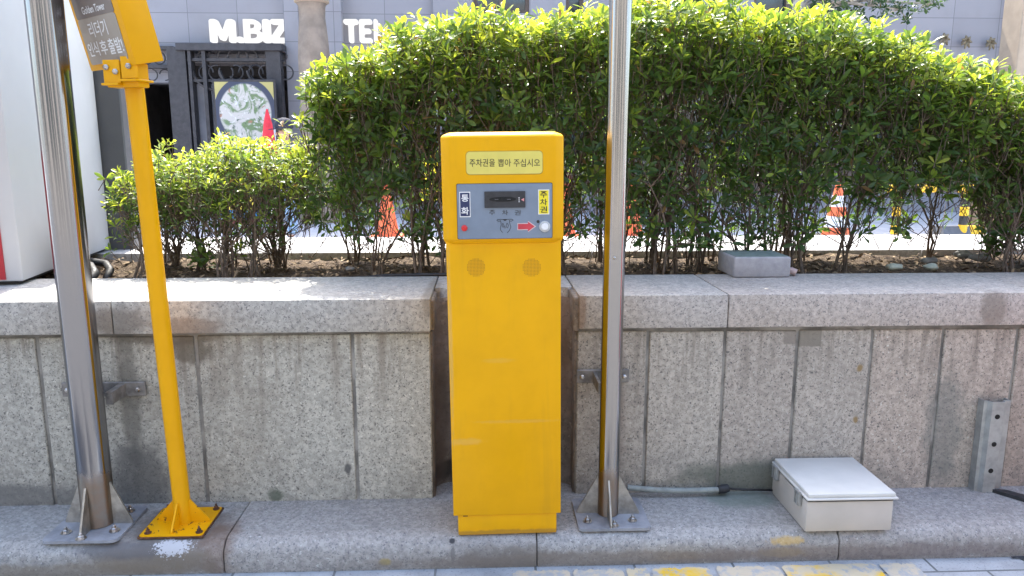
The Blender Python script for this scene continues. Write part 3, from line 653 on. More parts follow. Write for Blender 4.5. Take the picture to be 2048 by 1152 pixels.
# ------------------------------------------------------------------ person behind the low hedge
def skin(nodes, edges, name, mat, parent, levels=2):
    me = bpy.data.meshes.new(name); me.from_pydata([n[:3] for n in nodes], edges, []); ob = bpy.data.objects.new(name, me); col.objects.link(ob)
    ob.modifiers.new('s', 'SKIN'); ob.modifiers.new('u', 'SUBSURF').levels = levels
    sv_ = me.skin_vertices[0].data
    for i, n in enumerate(nodes): sv_[i].radius = (n[3], n[4] if len(n) > 4 else n[3])
    sv_[0].use_root = True
    dg = bpy.context.evaluated_depsgraph_get(); dg.update(); m2 = bpy.data.meshes.new_from_object(ob.evaluated_get(dg))
    v = [x.co[:] for x in m2.vertices]; f = [tuple(x.vertices) for x in m2.polygons]
    bpy.data.objects.remove(ob); bpy.data.meshes.remove(m2)
    return build(name, MB().add(v, f), mat, parent, 180, world=False)
def person():
    c = aty(572, 270, 10.4); r = thing('person', (c.x, 10.4, 0), 'person in dark cap, blue top and light jeans behind the low hedge', 'person'); r.rotation_euler.z = R(-75)
    zh = c.z + .02; k = zh / 1.56      # head centre height
    S = lambda *t: (t[0] * k, t[1] * k, t[2] * k) + tuple(q_ * k for q_ in t[3:])
    body = [S(0, 0, .92, .15, .11), S(0, .01, 1.12, .13, .10), S(0, 0, 1.32, .165, .10), S(0, -.01, 1.43, .06, .06), S(0, -.02, 1.50, .055, .06), S(0, -.03, 1.56, .078, .095), S(0, -.025, 1.64, .075, .09),
            S(.18, 0, 1.37, .055), S(.23, .02, 1.12, .043), S(.24, -.05, .90, .034), S(.245, -.07, .82, .03, .02), S(-.18, 0, 1.37, .055), S(-.23, .02, 1.12, .043), S(-.22, -.10, .93, .034), S(-.215, -.14, .86, .03, .02),
            S(.09, 0, .84, .085), S(.10, -.01, .48, .06), S(.10, .02, .10, .042), S(.10, -.14, .04, .035), S(-.09, 0, .84, .085), S(-.10, .02, .48, .06), S(-.11, .05, .10, .042), S(-.11, -.11, .04, .035)]
    ed = [(0, 1), (1, 2), (2, 3), (3, 4), (4, 5), (5, 6), (2, 7), (7, 8), (8, 9), (9, 10), (2, 11), (11, 12), (12, 13), (13, 14), (0, 15), (15, 16), (16, 17), (17, 18), (0, 19), (19, 20), (20, 21), (21, 22)]
    for sx, tip in ((1, 10), (-1, 14)):           # fingers and thumb
        b = body[tip]
        for j in range(4):
            body.append((b[0] + sx * .004, b[1] - .03 * k + j * .018 * k, b[2] - .075 * k - (.01 if j in (1, 2) else 0), .008, .008)); ed.append((tip, len(body) - 1))
        body.append((b[0] - sx * .01, b[1] - .045 * k, b[2] - .02 * k, .009, .009)); ed.append((tip, len(body) - 1))
    skinm = plain('skin', (.42, .24, .17), .5)
    skin(body, ed, 'body', skinm, r)
    fc = MB(); fc.tube([S(0, -.105, 1.59)[:3], S(0, -.138, 1.55)[:3], S(0, -.115, 1.535)[:3]], [.008, .014, .010], 8)
    for sx in (1, -1): build('ear', MB().lathe([(.004, -.02), (.016, -.012), (.018, .01), (.006, .024)], S(sx * .082, -.01, 1.56)[:3], 8, sq=1.6), skinm, r, 180, world=False)
    build('nose', fc, skinm, r, 180, world=False)
    for sx in (1, -1): build('eye', MB().lathe([(.002, -.008), (.012, -.004), (.012, .004), (.002, .008)], S(sx * .032, -.113, 1.585)[:3], 10), M['ink'], r, 180, world=False)
    build('mouth', MB().tube([S(-.025, -.107, 1.505)[:3], S(0, -.116, 1.503)[:3], S(.025, -.107, 1.505)[:3]], .005, 6), plain('lips', (.34, .12, .10), .5), r, 180, world=False)
    b2 = [(x, y, z, a + .014, bb + .014) for x, y, z, a, bb in [(n[0], n[1], n[2], n[3], n[4] if len(n) > 4 else n[3]) for n in body]]
    skin([b2[0], b2[1], b2[2], (b2[3][0], b2[3][1], b2[3][2] - .04, .07, .07), b2[7], b2[8], (b2[9][0], b2[9][1], b2[9][2] + .03, .045, .045), b2[11], b2[12], (b2[13][0], b2[13][1], b2[13][2] + .03, .045, .045)],
         [(0, 1), (1, 2), (2, 3), (2, 4), (4, 5), (5, 6), (2, 7), (7, 8), (8, 9)], 'top', plain('dark blue cotton', (.03, .045, .16), .8), r)
    skin([(0, 0, .93 * k, .162, .122), b2[15], b2[16], (b2[17][0], b2[17][1], b2[17][2], .062, .062), b2[19], b2[20], (b2[21][0], b2[21][1], b2[21][2], .062, .062)], [(0, 1), (1, 2), (2, 3), (0, 4), (4, 5), (5, 6)], 'jeans', plain('light denim', (.24, .36, .52), .8), r)
    hr = MB().lathe([(.085, 0), (.098, .05), (.094, .10), (.055, .145), (.01, .155)], S(0, -.02, 1.60)[:3], 20, sq=1.12); build('hair', hr, plain('dark hair', (.02, .017, .015), .6), r, 180, world=False)
    cpb = MB().lathe([(.100, .03), (.106, .06), (.100, .11), (.07, .155), (.01, .172)], S(0, -.022, 1.60)[:3], 24, sq=1.15)
    cpb.prism([(-.085, 0), (-.08, .06), (-.05, .10), (0, .115), (.05, .10), (.08, .06), (.085, 0)], S(0, -.115, 1.635)[:3], (1, 0, 0), (0, -1, -.15), .008)
    build('cap', cpb, plain('dark navy cap', (.02, .022, .04), .8), r, 60, world=False)
    for sx, y0 in ((.10, -.05), (-.11, -.02)): build('shoe', MB().lathe([(.05, 0), (.052, .03), (.045, .07), (.03, .09)], S(sx, y0, 0)[:3], 16, sq=2.4), M['white'], r, 60, world=False)
person()

# ------------------------------------------------------------------ foliage engine
LT = np.array([0, .30, .62, .86, 1.0]); LW = np.array([0.05, .52, 1.0, .70, 0.0])
def leaf_batch(base, axis, nrm, length, width, tint, curl):
    """many leaves at once: base point, axis, upper normal; 11 vertices and 8 faces each"""
    n = len(base); side = np.cross(axis, nrm); side /= np.linalg.norm(side, axis=1)[:, None] + 1e-9
    nrm = np.cross(side, axis)
    V = np.zeros((n, 11, 3)); idx = 0
    rows = []
    for k, (t, w_) in enumerate(zip(LT, LW)):
        cen = base + axis * (length * t)[:, None] - nrm * (curl * length * t * t)[:, None]
        if k in (0, 4): V[:, idx] = cen; rows.append((idx,)); idx += 1
        else:
            hw = (width * w_ * .5)[:, None]; up = nrm * (width * w_ * .16)[:, None]
            V[:, idx] = cen - side * hw + up; V[:, idx + 1] = cen; V[:, idx + 2] = cen + side * hw + up; rows.append((idx, idx + 1, idx + 2)); idx += 3
    F = []
    a, = rows[0]; r1 = rows[1]; F += [(a, r1[0], r1[1], -1), (a, r1[1], r1[2], -1)]
    for r1, r2 in ((rows[1], rows[2]), (rows[2], rows[3])): F += [(r1[0], r2[0], r2[1], r1[1]), (r1[1], r2[1], r2[2], r1[2])]
    r3 = rows[3]; e, = rows[4]; F += [(r3[0], e, r3[1], -1), (r3[1], e, r3[2], -1)]
    return V.reshape(-1, 3), F, np.repeat(tint, 11)
def mesh_np(name, V, Fpat, n, vper, tint, mat, parent):
    me = bpy.data.meshes.new(name); me.vertices.add(len(V)); 
    o_ = np.array(ORG.get(parent.name, (0, 0, 0))) if parent else 0
    me.vertices.foreach_set('co', (V - o_).astype(np.float32).ravel())
    pat = [[i for i in f if i >= 0] for f in Fpat]; lp = np.concatenate([np.array(p_) for p_ in pat]); sz = np.array([len(p_) for p_ in pat])
    allv = (lp[None, :] + (np.arange(n) * vper)[:, None]).ravel(); szs = np.tile(sz, n)
    me.loops.add(len(allv)); me.loops.foreach_set('vertex_index', allv.astype(np.int32)); me.polygons.add(len(szs))
    me.polygons.foreach_set('loop_start', np.concatenate([[0], np.cumsum(szs)[:-1]]).astype(np.int32))
    me.update(calc_edges=True); me.validate()
    a = me.attributes.new('tint', 'FLOAT', 'POINT'); a.data.foreach_set('value', tint.astype(np.float32))
    me.shade_smooth(); me.materials.append(mat); ob = bpy.data.objects.new(name, me); col.objects.link(ob)
    if parent: ob.parent = parent; ORG[ob.name] = Vector(o_)
    return ob
def unit(v): return v / (np.linalg.norm(v, axis=1)[:, None] + 1e-9)
def rosettes(P, D, fresh, lmin=.034, lmax=.058, per=(5, 9), wr=.32, spread=(.25, 1.0)):
    """leaf whorls at points P around shoot directions D"""
    B = []; A = []; N = []; L = []; T = []; W = []
    for p, d, fr in zip(P, D, fresh):
        m = rng.integers(per[0], per[1]); t = np.array([1, .3, .2]) if abs(d[0]) < .8 else np.array([.2, 1, .1])
        u = np.cross(d, t); u /= np.linalg.norm(u); v = np.cross(d, u); ph_ = rng.random() * 6.28
        sz = rng.uniform(.75, 1.15)
        for k in range(m):
            a = ph_ + k * 2.399 + rng.normal(0, .25); el = spread[0] + (spread[1] - spread[0]) * (k / m) + rng.normal(0, .15)
            ra = u * math.cos(a) + v * math.sin(a); ax = ra * math.cos(el) + d * math.sin(el)
            nn = d * math.cos(el) - ra * math.sin(el)
            B.append(p - d * (.022 * (1 - k / m)) + ra * .002); A.append(ax); N.append(nn + rng.normal(0, .2, 3)); l_ = rng.uniform(lmin, lmax) * sz * (1 - .3 * k / m); L.append(l_); W.append(l_ * wr * rng.uniform(.85, 1.15))
            T.append(1.5 if rng.random() < .012 else np.clip(fr * (.75 + .35 * k / m) + rng.normal(0, .10), 0, 1))
    B, A, N, L, W, T = map(np.array, (B, A, N, L, W, T))
    return B, unit(A), unit(N), L, W, T
def foliage(name, sets, mat, parent):
    B, A, N, L, W, T = [np.concatenate([s_[i] for s_ in sets]) for i in range(6)]
    V, F, TT = leaf_batch(B, A, N, L, W, T, rng.uniform(-.05, .30, len(B)))
    return mesh_np(name, V, F, len(B), 11, TT, mat, parent)
def stick_mesh(name, segs, mat, parent, n=5):
    """segs: list of (points, radii); one mesh of thin tapering sticks"""
    mb = MB()
    for p, r in segs: mb.tube(p, r, n, False)
    return build(name, mb, mat, parent, 180)

def interp(tab, x): return np.interp(x, [t[0] for t in tab], [t[1] for t in tab])
# thin places low in the hedges: (x at mid depth, half width, top, slant)
GAPS = [(aty(1672, 420, 3.08).x, .085, aty(1672, 365, 3.08).z, .47), (aty(1885, 420, 3.08).x, .15, aty(1885, 372, 3.08).z, .60), (aty(775, 430, 3.08).x, .065, aty(775, 392, 3.08).z, -.13), (aty(1760, 450, 3.08).x, .05, aty(1760, 425, 3.08).z, .5), (aty(585, 430, 3.08).x, .05, aty(585, 400, 3.08).z, -.25)]
def in_gap(x, y, z, p=.88):
    for gx, hw, gz, sl in GAPS:
        if abs(x - sl * (y - 3.08) - gx) < hw * (1 + .25 * math.sin(z * 40)) and z < gz and rng.random() < p: return True
    return False
def hedge(name, label, tab, x0, x1, y0, y1, ztop_off, dens, zlow, cat='hedge', lowmul=1.0, stemx=.2, lmin=.037, lmax=.066, frontfade=1.0):
    cx = (x0 + x1) / 2; root = thing(name, (cx, (y0 + y1) / 2, .75), label, cat)
    Pt = []; Dd = []; Fr = []
    rx = .10
    def wob(x, y): return .022 * math.sin(x * 9.1 + y * 5) + .018 * math.sin(x * 21 + 1.3 + y * 13) + .012 * math.sin(x * 43 + y * 27)
    def topz(x, y):
        z = interp(tab, x) + wob(x, y); e = min((y - y0), (y1 - y)); 
        return z - (.11 * max(0, 1 - e / .14) ** 2)
    # crown top, three layers
    sp = .042 / math.sqrt(dens)
    for lay, (dz, keep) in enumerate(((0, 1), (-.045, .9), (-.10, .75), (-.17, .5))):
        for x in np.arange(x0, x1, sp):
            for y in np.arange(y0 + .01, y1, sp):
                if rng.random() > keep: continue
                xx = x + rng.normal(0, .014); yy = y + rng.normal(0, .014); z = topz(xx, yy) + dz + rng.normal(0, .014)
                if lay == 0 and rng.random() < .10: z += rng.uniform(.015, .055)
                d = np.array([rng.normal(0, .34), rng.normal(0, .30) - .25 * (yy < y0 + .12) + .2 * (yy > y1 - .12), 1.0])
                if xx < x0 + .1: d[0] -= .6
                if xx > x1 - .1: d[0] += .6
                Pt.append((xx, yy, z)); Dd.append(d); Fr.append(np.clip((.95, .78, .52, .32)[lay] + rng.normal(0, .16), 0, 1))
    # front, back and end faces, thinning out downwards
    def face(n, fn):
        for _ in range(n):
            r_ = fn()
            if r_ and not in_gap(*r_[0]): Pt.append(r_[0]); Dd.append(r_[1]); Fr.append(r_[2])
    def fz_(front):
        def f():
            x = rng.uniform(x0, x1); zt = topz(x, y0 + .08); z = zt - (zt - zlow) * rng.random() ** 1.08
            u = (zt - z) / (zt - zlow)
            if rng.random() < u * .52 * frontfade: return None
            dep = abs(rng.normal(0, .05)) + .05 * u
            y = (y0 + dep - .02) if front else (y1 - dep + .02)
            d = np.array([rng.normal(0, .5), (-.75 if front else .75) + rng.normal(0, .3), .75 + rng.normal(0, .3)])
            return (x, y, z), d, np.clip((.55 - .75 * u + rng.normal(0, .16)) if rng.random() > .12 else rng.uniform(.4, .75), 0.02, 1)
        return f
    A_ = (x1 - x0) * (np.mean([t[1] for t in tab]) - zlow)
    face(int(A_ * 560 * dens * lowmul), fz_(True)); face(int(A_ * 480 * dens * lowmul), fz_(False))
    def ends():
        lft = rng.random() < .5; y = rng.uniform(y0, y1); xx = x0 if lft else x1; zt = topz(xx, y); z = zlow + .05 + max(.02, zt - zlow - .05) * rng.random(); u = (zt - z) / (zt - zlow)
        if rng.random() < u * .5: return None
        s_ = 1 if lft else -1
        return (xx + s_ * (abs(rng.normal(0, .05)) + .12 * u), y, z), np.array([-.9 * s_, rng.normal(0, .4), .6]), np.clip(.75 - .5 * u + rng.normal(0, .15), .05, 1)
    face(int((y1 - y0) * (interp(tab, x0) - zlow) * 2 * 650 * dens), ends)
    def inner():
        x = rng.uniform(x0 + .05, x1 - .05); y = rng.uniform(y0 + .05, y1 - .05); zt = topz(x, y); z = zlow + .12 + (zt - zlow - .2) * rng.random() ** .7
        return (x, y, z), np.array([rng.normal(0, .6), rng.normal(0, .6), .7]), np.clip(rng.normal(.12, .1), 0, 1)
    face(int(A_ * (y1 - y0) * 1250 * dens * lowmul), inner)
    Pt = np.array(Pt); Dd = unit(np.array(Dd)); Fr = np.array(Fr)
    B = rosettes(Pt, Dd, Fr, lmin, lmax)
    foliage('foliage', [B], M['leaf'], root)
    # woody stems rising from the soil and fanning out
    segs = []
    for xb in np.arange(x0 + .10, x1 - .05, stemx):
        for row in range(3):
            bx, by = np.clip(xb + rng.normal(0, .09), x0 + .08, x1 - .05), (y0 + y1) / 2 + (-.2, 0, .2)[row] + rng.normal(0, .06)
            if in_gap(bx, by, .8, .7): continue
            for k in range(rng.integers(3, 7)):
                a = rng.random() * 6.28; rr = rng.uniform(.04, .30); tz = zlow + .15 + max(.02, interp(tab, bx) - .23 - zlow) * rng.random()
                tx, ty = np.clip(bx + rr * math.cos(a), x0 + .03, x1 - .03), np.clip(by + rr * .9 * math.sin(a), y0 + .04, y1 - .04)
                tz = min(tz, topz(tx, ty) - .06)
                p0 = Vector((bx + rng.normal(0, .015), by + rng.normal(0, .015), .735)); p3 = Vector((tx, ty, tz))
                pts = []
                for t in np.linspace(0, 1, 6):
                    q_ = p0.lerp(p3, t); s_ = math.sin(t * math.pi); pts.append(q_ + Vector((-.06 * math.cos(a) * s_ + rng.normal(0, .008), -.05 * math.sin(a) * s_ + rng.normal(0, .008), 0)))
                r0 = rng.uniform(.0028, .0072); segs.append((pts, [r0 * (1 - .65 * t) for t in np.linspace(0, 1, 6)]))
                for _ in range(6):
                    i = rng.integers(1, 5); b_ = pts[i]; d_ = Vector((rng.normal(0, .5), rng.normal(0, .5), rng.uniform(.3, 1))).normalized(); L_ = rng.uniform(.08, .24)
                    e_ = b_ + d_ * L_
                    e_.x = min(max(e_.x, x0 + .02), x1 - .02); e_.y = min(max(e_.y, y0 + .02), y1 - .02); e_.z = min(e_.z, topz(e_.x, e_.y) - .03)
                    segs.append(([b_, b_.lerp(e_, .5) + Vector((rng.normal(0, .008), rng.normal(0, .008), rng.normal(0, .008))), e_], [r0 * .45, r0 * .35, .0012]))
    stick_mesh('stems', segs, M['bark'], root)
    tw = []
    for p_, d_ in zip(Pt, Dd):                     # a short twig behind each whorl
        if rng.random() < .8:
            L_ = rng.uniform(.04, .13); b_ = p_ - d_ * L_ * .5 - np.array([rng.normal(0, .02), rng.normal(0, .02), L_ * .6]); tw.append(([b_, p_], [.0018, .0012]))
    for _ in range(int(A_ * (y1 - y0) * 2200)):       # tangle of bare inner twigs
        x = rng.uniform(x0 + .08, x1 - .08); y = rng.uniform(y0 + .05, y1 - .05); z = zlow - .10 + max(.02, interp(tab, x) - .05 - zlow) * rng.random() ** .85
        if in_gap(x, y, z, .9): continue
        d_ = np.array([rng.normal(0, .45), rng.normal(0, .45), 1.]); d_ /= np.linalg.norm(d_); L_ = rng.uniform(.08, .24)
        p_ = np.array([x, y, z]); e_ = p_ + d_ * L_; e_[2] = min(e_[2], interp(tab, x) - .06); tw.append(([p_, p_ + d_ * L_ * .5 + rng.normal(0, .012, 3), e_], [.0022, .0017, .001]))
    stick_mesh('twigs', tw, M['bark'], root, 3)
    return root
tall_tab = [(-.70, 1.42), (-.60, 1.53), (-.33, 1.67), (.28, 1.735), (.89, 1.765), (1.31, 1.715), (1.74, 1.61), (2.00, 1.50), (2.20, 1.36), (2.5, 1.18)]
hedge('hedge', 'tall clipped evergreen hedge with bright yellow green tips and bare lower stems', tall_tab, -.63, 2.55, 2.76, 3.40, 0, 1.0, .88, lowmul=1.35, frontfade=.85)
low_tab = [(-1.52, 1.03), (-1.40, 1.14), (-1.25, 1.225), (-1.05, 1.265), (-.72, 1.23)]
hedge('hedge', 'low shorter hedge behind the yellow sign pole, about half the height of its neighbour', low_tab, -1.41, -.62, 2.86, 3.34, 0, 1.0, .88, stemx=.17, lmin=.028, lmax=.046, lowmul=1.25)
# single leafy sprigs near the soil and on the hedge front
def sprig(px, py, Y, h, n, label, fr=.35, lean=(0, -.1)):
    p = aty(px, py, Y); top = Vector((p.x, p.y, p.z)); b = Vector((p.x - lean[0], p.y - lean[1], .74)); root = thing('seedling', b, label, 'seedling', 'leafy sprigs below the hedges')
    P = []; D = []; segs = [([b, b.lerp(top, .5) + Vector((.01, -.01, 0)), top], [.003, .0025, .0015])]
    for k in range(n):
        q_ = top + Vector((rng.normal(0, h * .55), rng.normal(0, .03), rng.uniform(-h * .6, h * .5))); P.append(q_[:]); D.append((rng.normal(0, .4), -.5, .9)); segs.append(([b.lerp(top, .8), q_], [.002, .001]))
    foliage('foliage', [rosettes(np.array(P), unit(np.array(D)), np.full(n, fr), .03, .055, (5, 8), .38)], M['leaf'], root); stick_mesh('stems', segs, M['bark'], root)
sprig(395, 515, 2.95, .05, 9, 'small green seedling on the soil just right of the yellow sign pole', .3)
sprig(480, 500, 3.0, .03, 3, 'tiny pale green seedling on the soil under the low hedge', .6)
sprig(1365, 470, 2.78, .05, 7, 'bright green leafy sprig low in front of the tall hedge, left of the cement block', .38, (.05, -.12))
sprig(830, 465, 2.85, .035, 4, 'green leafy sprig just left of the yellow machine', .4)
sprig(1985, 490, 2.9, .05, 6, 'dark green sprig below the right end of the tall hedge', .15)
sprig(590, 235, 2.78, .05, 4, 'single long shoot with pale new leaves sticking out left of the tall hedge', .8, (-.18, -.15))
sprig(390, 195 + 285, 3.05, .02, 2, 'small sprig at the foot of the low hedge', .5)

# leaf litter and stones on the soil
B = []; n = 1500
P = np.stack([rng.uniform(-1.7, 2.6, n), rng.uniform(2.74, 3.38, n), np.full(n, .768)], 1); A_ = unit(np.stack([rng.normal(0, 1, n), rng.normal(0, 1, n), rng.normal(0, .2, n)], 1)); N_ = unit(np.stack([rng.normal(0, .35, n), rng.normal(0, .35, n), np.ones(n)], 1))
L_ = rng.uniform(.014, .04, n); V, F, TT = leaf_batch(P, A_, N_, L_, L_ * .4, rng.random(n), rng.uniform(-.4, .4, n))
o = mesh_np('leaf_litter', V, F, n, 11, TT, M['litter'], None); o['kind'] = 'stuff'
def stone(px, py, s_, label, mat):
    p = atz(px, py, .775); b = bmesh.new(); bmesh.ops.create_icosphere(b, subdivisions=3, radius=1)
    for v in b.verts:
        v.co *= 1 + .12 * math.sin(v.co.x * 4 + px) + .1 * math.sin(v.co.y * 5 + v.co.z * 3); v.co = Vector((v.co.x * s_ * 1.4 + p.x, v.co.y * s_ + p.y, v.co.z * s_ * .62 + .79))
    o = build('stone', MB().bm(b), mat, smooth=180); tag(o, label, 'stone', 'loose stones on the soil')
sm = plain('pale stone', (.36, .38, .30), .8, 0, .2, 40); sm2 = plain('grey stone', (.22, .22, .21), .85, 0, .25, 40)
stone(1788, 541, .022, 'pale greenish stone on the coping edge right of the cement block', sm); stone(1861, 541, .022, 'pale greenish stone, second to the right of the cement block', sm)
stone(1858, 528, .022, 'grey stone lying just behind the pale stones', sm2); stone(1960, 522, .03, 'grey stone at the right end of the soil bed', sm2); stone(1925, 515, .03, 'grey stone under the right hedge stems', sm2); stone(700, 545, .014, 'small dark stone on the soil near the middle of the low hedge', sm2)

# ------------------------------------------------------------------ trees beyond
def tree(px, Y, r0, label, blobs, seed, h=4.2, mat='bark_pale'):
    random.seed(seed); b = aty(px, 10, Y); root = thing('tree', (b.x, Y, 0), label, 'tree'); segs = []
    tr = [Vector((b.x, Y, -.02)), Vector((b.x + .02, Y, 1.4)), Vector((b.x - .01, Y, 2.8)), Vector((b.x + .05, Y + .05, h))]
    segs.append((tr, [r0 * 1.3, r0, r0 * .9, r0 * .6])); P = []; D = []
    for (bx, by_, bz, rad, n) in blobs:
        c = Vector((b.x + bx, Y + by_, bz)); st = tr[2].lerp(tr[3], .3)
        segs.append(([st, st.lerp(c, .5) + Vector((0, 0, .1)), c], [r0 * .35, r0 * .22, .012]))
        for _ in range(n):
            v = Vector((rng.normal(), rng.normal(), rng.normal() * .7)).normalized() * rad * rng.random() ** .4; p_ = c + v; P.append(p_[:]); D.append((rng.normal(0, .6), rng.normal(0, .6), .6))
            if rng.random() < .25: segs.append(([c.lerp(p_, .1), c.lerp(p_, .6) + Vector((0, 0, .02)), p_], [.012, .008, .003]))
    build('trunk', (lambda m: [m.tube(p_, r_, 8, False) for p_, r_ in segs] and m)(MB()), M[mat], root, 180)
    foliage('crown', [rosettes(np.array(P), unit(np.array(D)), np.clip(rng.normal(.4, .25, len(P)), 0, 1), .06, .11, (4, 7), .5)], M['treeleaf'], root)
tree(1596, 11.2, .10, 'pale trunked tree whose leafy branches reach over the facade at upper right', [(.45, 0, 3.3, .35, 90), (1.0, -.1, 3.28, .28, 45), (1.5, 0, 3.25, .2, 24), (2.0, .1, 3.35, .2, 22), (.2, .3, 3.9, .6, 150), (.9, 0, 4.0, .6, 120), (.35, .4, 3.05, .25, 60)], 3)
tree(1330, 12.5, .12, 'dark leafy tree behind the middle of the tall hedge', [(-.3, 0, 3.4, .5, 160), (.35, .2, 3.5, .5, 140), (0, .3, 4.4, .7, 200), (-.7, .1, 4.2, .4, 90)], 5, 4.4, 'bark')

# ------------------------------------------------------------------ kiosk at left
def kiosk():
    a = Vector((-1.581, 2.604)); yw_ = math.atan2(-.150, .929)          # right face runs back-left
    r = thing('kiosk', (a.x, a.y, .785), 'tall white metal kiosk with a red front panel standing on the coping', 'kiosk')
    r.rotation_euler.z = -yw_ * 1.0
    H = 1.75
    b = MB(); b.box(-1.1, 0, 0, .935, .012, H, .008, 2); build('cabinet', b, M['cab_white'], r, 40, world=False)
    b = MB(); b.box(-1.0, -.052, -.006, -.001, .02, .45, 0); build('red_panel', b, M['cab_red'], r, world=False)
    b = MB(); b.box(.0005, .002, .30, .304, .02, H - .01); build('seam', b, M['cab_dark'], r, world=False)
    b = MB(); b.box(-1.08, -.02, .02, .91, 0, .012); build('plinth', b, M['dark'], r, world=False)
    b = MB(); b.box(-1.1, .10, .945, 1.12, -.01, H - .1, .006, 1); build('rear_panel', b, M['cab_dark'], r, world=False)
kiosk()
mb = MB()
for k, (dy, dx) in enumerate(((0, 0), (.06, .03))):
    mb.tube([(-1.80, 3.0 + dy, .80), (-1.62 + dx, 2.98 + dy, .805), (-1.52 + dx, 2.93 + dy, .80), (-1.47 + dx, 2.86 + dy, .785), (-1.47 + dx, 2.80 + dy, .74)], .017 - .003 * k, 10)
o = build('conduit', mb, M['dark'], smooth=180); tag(o, 'two black cables running from under the white kiosk into the soil', 'cable')
o = build('irrigation_hose', MB().tube([(-.50, 2.80, .765), (-.36, 2.765, .782), (-.2, 2.755, .786), (0, 2.752, .786), (.18, 2.76, .775)], .007, 8), M['dark'], smooth=180); tag(o, 'thin black hose along the soil edge behind the coping', 'hose')

# ------------------------------------------------------------------ bolts / gussets helpers
def bolt(parent, x, y, z, s_=1., mat=None):
    mb = MB(); mb.lathe([(.0, 0), (.016 * s_, 0), (.017 * s_, .0025), (.007 * s_, .003)], (x, y, z), 20)
    mb.lathe([(.0105 * s_, .003), (.0105 * s_, .010), (.0085 * s_, .0115), (.0055 * s_, .0118), (.005 * s_, .018), (.0035 * s_, .0195)], (x, y, z), 6)
    build('bolt', mb, mat or M['bolt'], parent, 30)
def tri(parent, o, ux, L, Hh, th, mat, top=.012, r0=0):
    """triangular stiffener standing on the plate"""
    ux = Vector(ux).normalized(); n = ux.cross(Vector((0, 0, 1)))
    mb = MB().prism([(r0, 0), (L, 0), (L, .008), (r0 + top, Hh), (r0, Hh)], Vector(o) - n * th / 2 * -1, ux, (0, 0, 1), th); build('gusset', mb, mat, parent)
def rounded_plate(mb, x0, x1, y0, y1, z0, z1, rc, M4=None, bev=.002):
    b = bmesh.new(); pts = []
    for cx, cy, a0 in ((x1 - rc, y1 - rc, 0), (x0 + rc, y1 - rc, 90), (x0 + rc, y0 + rc, 180), (x1 - rc, y0 + rc, 270)):
        for k in range(6): pts.append((cx + rc * math.cos(R(a0 + 18 * k)), cy + rc * math.sin(R(a0 + 18 * k))))
    vs_ = [b.verts.new((x, y, z0)) for x, y in pts]; f = b.faces.new(vs_); e = bmesh.ops.extrude_face_region(b, geom=[f])
    for v in e['geom']:
        if isinstance(v, bmesh.types.BMVert): v.co.z = z1
    if M4 is not None:
        for v in b.verts: v.co = M4 @ v.co
    mb.bm(b)

# left big steel pole ------------------------------------------------
lp = thing('steel_pole', (-1.190, 2.195, .1), 'thick shiny steel pole on a bolted grey plate, left of the yellow sign pole', 'pole', 'stainless steel poles on the kerb')
build('tube', MB().tube([(-1.190, 2.195, .112), (-1.190, 2.195, 3.6)], .0470, 64), M['steel_big'], lp, 40)
pb = MB(); rounded_plate(pb, -1.308, -1.086, 2.082, 2.305, .1015, .110, .022); build('base_plate', pb, M['plate'], lp, 30)
for d in ((1, 0, 0), (-1, 0, 0), (0, -1, 0), (0, 1, 0)): tri(lp, (-1.190, 2.195, .110), d, .104, .135, .006, M['gusset'], .004, .045)
for d in ((-.068, -.062), (-.005, -.10), (.072, -.056), (.06, .07), (-.06, .07)): bolt(lp, -1.19 + d[0], 2.195 + d[1], .110, .9)
wb = MB(); z0, z1 = aty(230, 792, 2.33).z, aty(230, 764, 2.33).z
wb.box(-1.335, -1.075, 2.326, 2.335, z0, z1, .002, 1); wb.box(-1.155, -1.135, 2.235, 2.328, z0 + .004, z1 - .004); wb.box(-1.245, -1.225, 2.235, 2.328, z0 + .004, z1 - .004)
M['brk'] = plain('weathered bracket', (.23, .22, .21), .55, .5, .3, 30)
wbo = build('wall_bracket', wb, M['brk'], lp); 
for x in (-1.096, -1.315):
    mb = MB().lathe([(.008, 0), (.008, .007), (.004, .010)], (x, 2.326, (z0 + z1) / 2), 6, M=Matrix.Rotation(R(90), 3, 'X')); build('bolt', mb, M['bolt'], wbo)
# right slim steel pole ------------------------------------------------
rp_ = thing('steel_pole', (.388, 2.195, .1), 'slim polished steel pole on a square bolted plate, right of the yellow machine', 'pole', 'stainless steel poles on the kerb')
build('tube', MB().tube([(.388, 2.195, .112), (.388, 2.195, 3.6)], .0325, 56), M['steel_low'], rp_, 40)
pb = MB(); rounded_plate(pb, .284, .506, 2.095, 2.300, .1015, .110, .016); build('base_plate', pb, M['plate'], rp_, 30)
for d in ((1, 0, 0), (-1, 0, 0), (0, -1, 0), (0, 1, 0)): tri(rp_, (.388, 2.195, .110), d, .098, .125, .005, M['gusset'], .004, .030)
for d in ((-.072, -.052), (.068, -.052), (.006, -.083), (.06, .06), (-.06, .06)): bolt(rp_, .388 + d[0], 2.195 + d[1], .110, .85)
wb = MB(); z0, z1 = aty(1240, 764, 2.345).z, aty(1240, 738, 2.345).z
wb.box(.300, .472, 2.338, 2.347, z0, z1, .002, 1); wb.box(.352, .360, 2.21, 2.340, z0 + .004, z1 - .004); wb.box(.416, .424, 2.21, 2.340, z0 + .004, z1 - .004)
wbo = build('wall_bracket', wb, M['brk'], rp_)
for x in (.318, .455):
    mb = MB().lathe([(.008, 0), (.008, .007), (.004, .010)], (x, 2.338, (z0 + z1) / 2), 6, M=Matrix.Rotation(R(90), 3, 'X')); build('bolt', mb, M['bolt'], wbo)
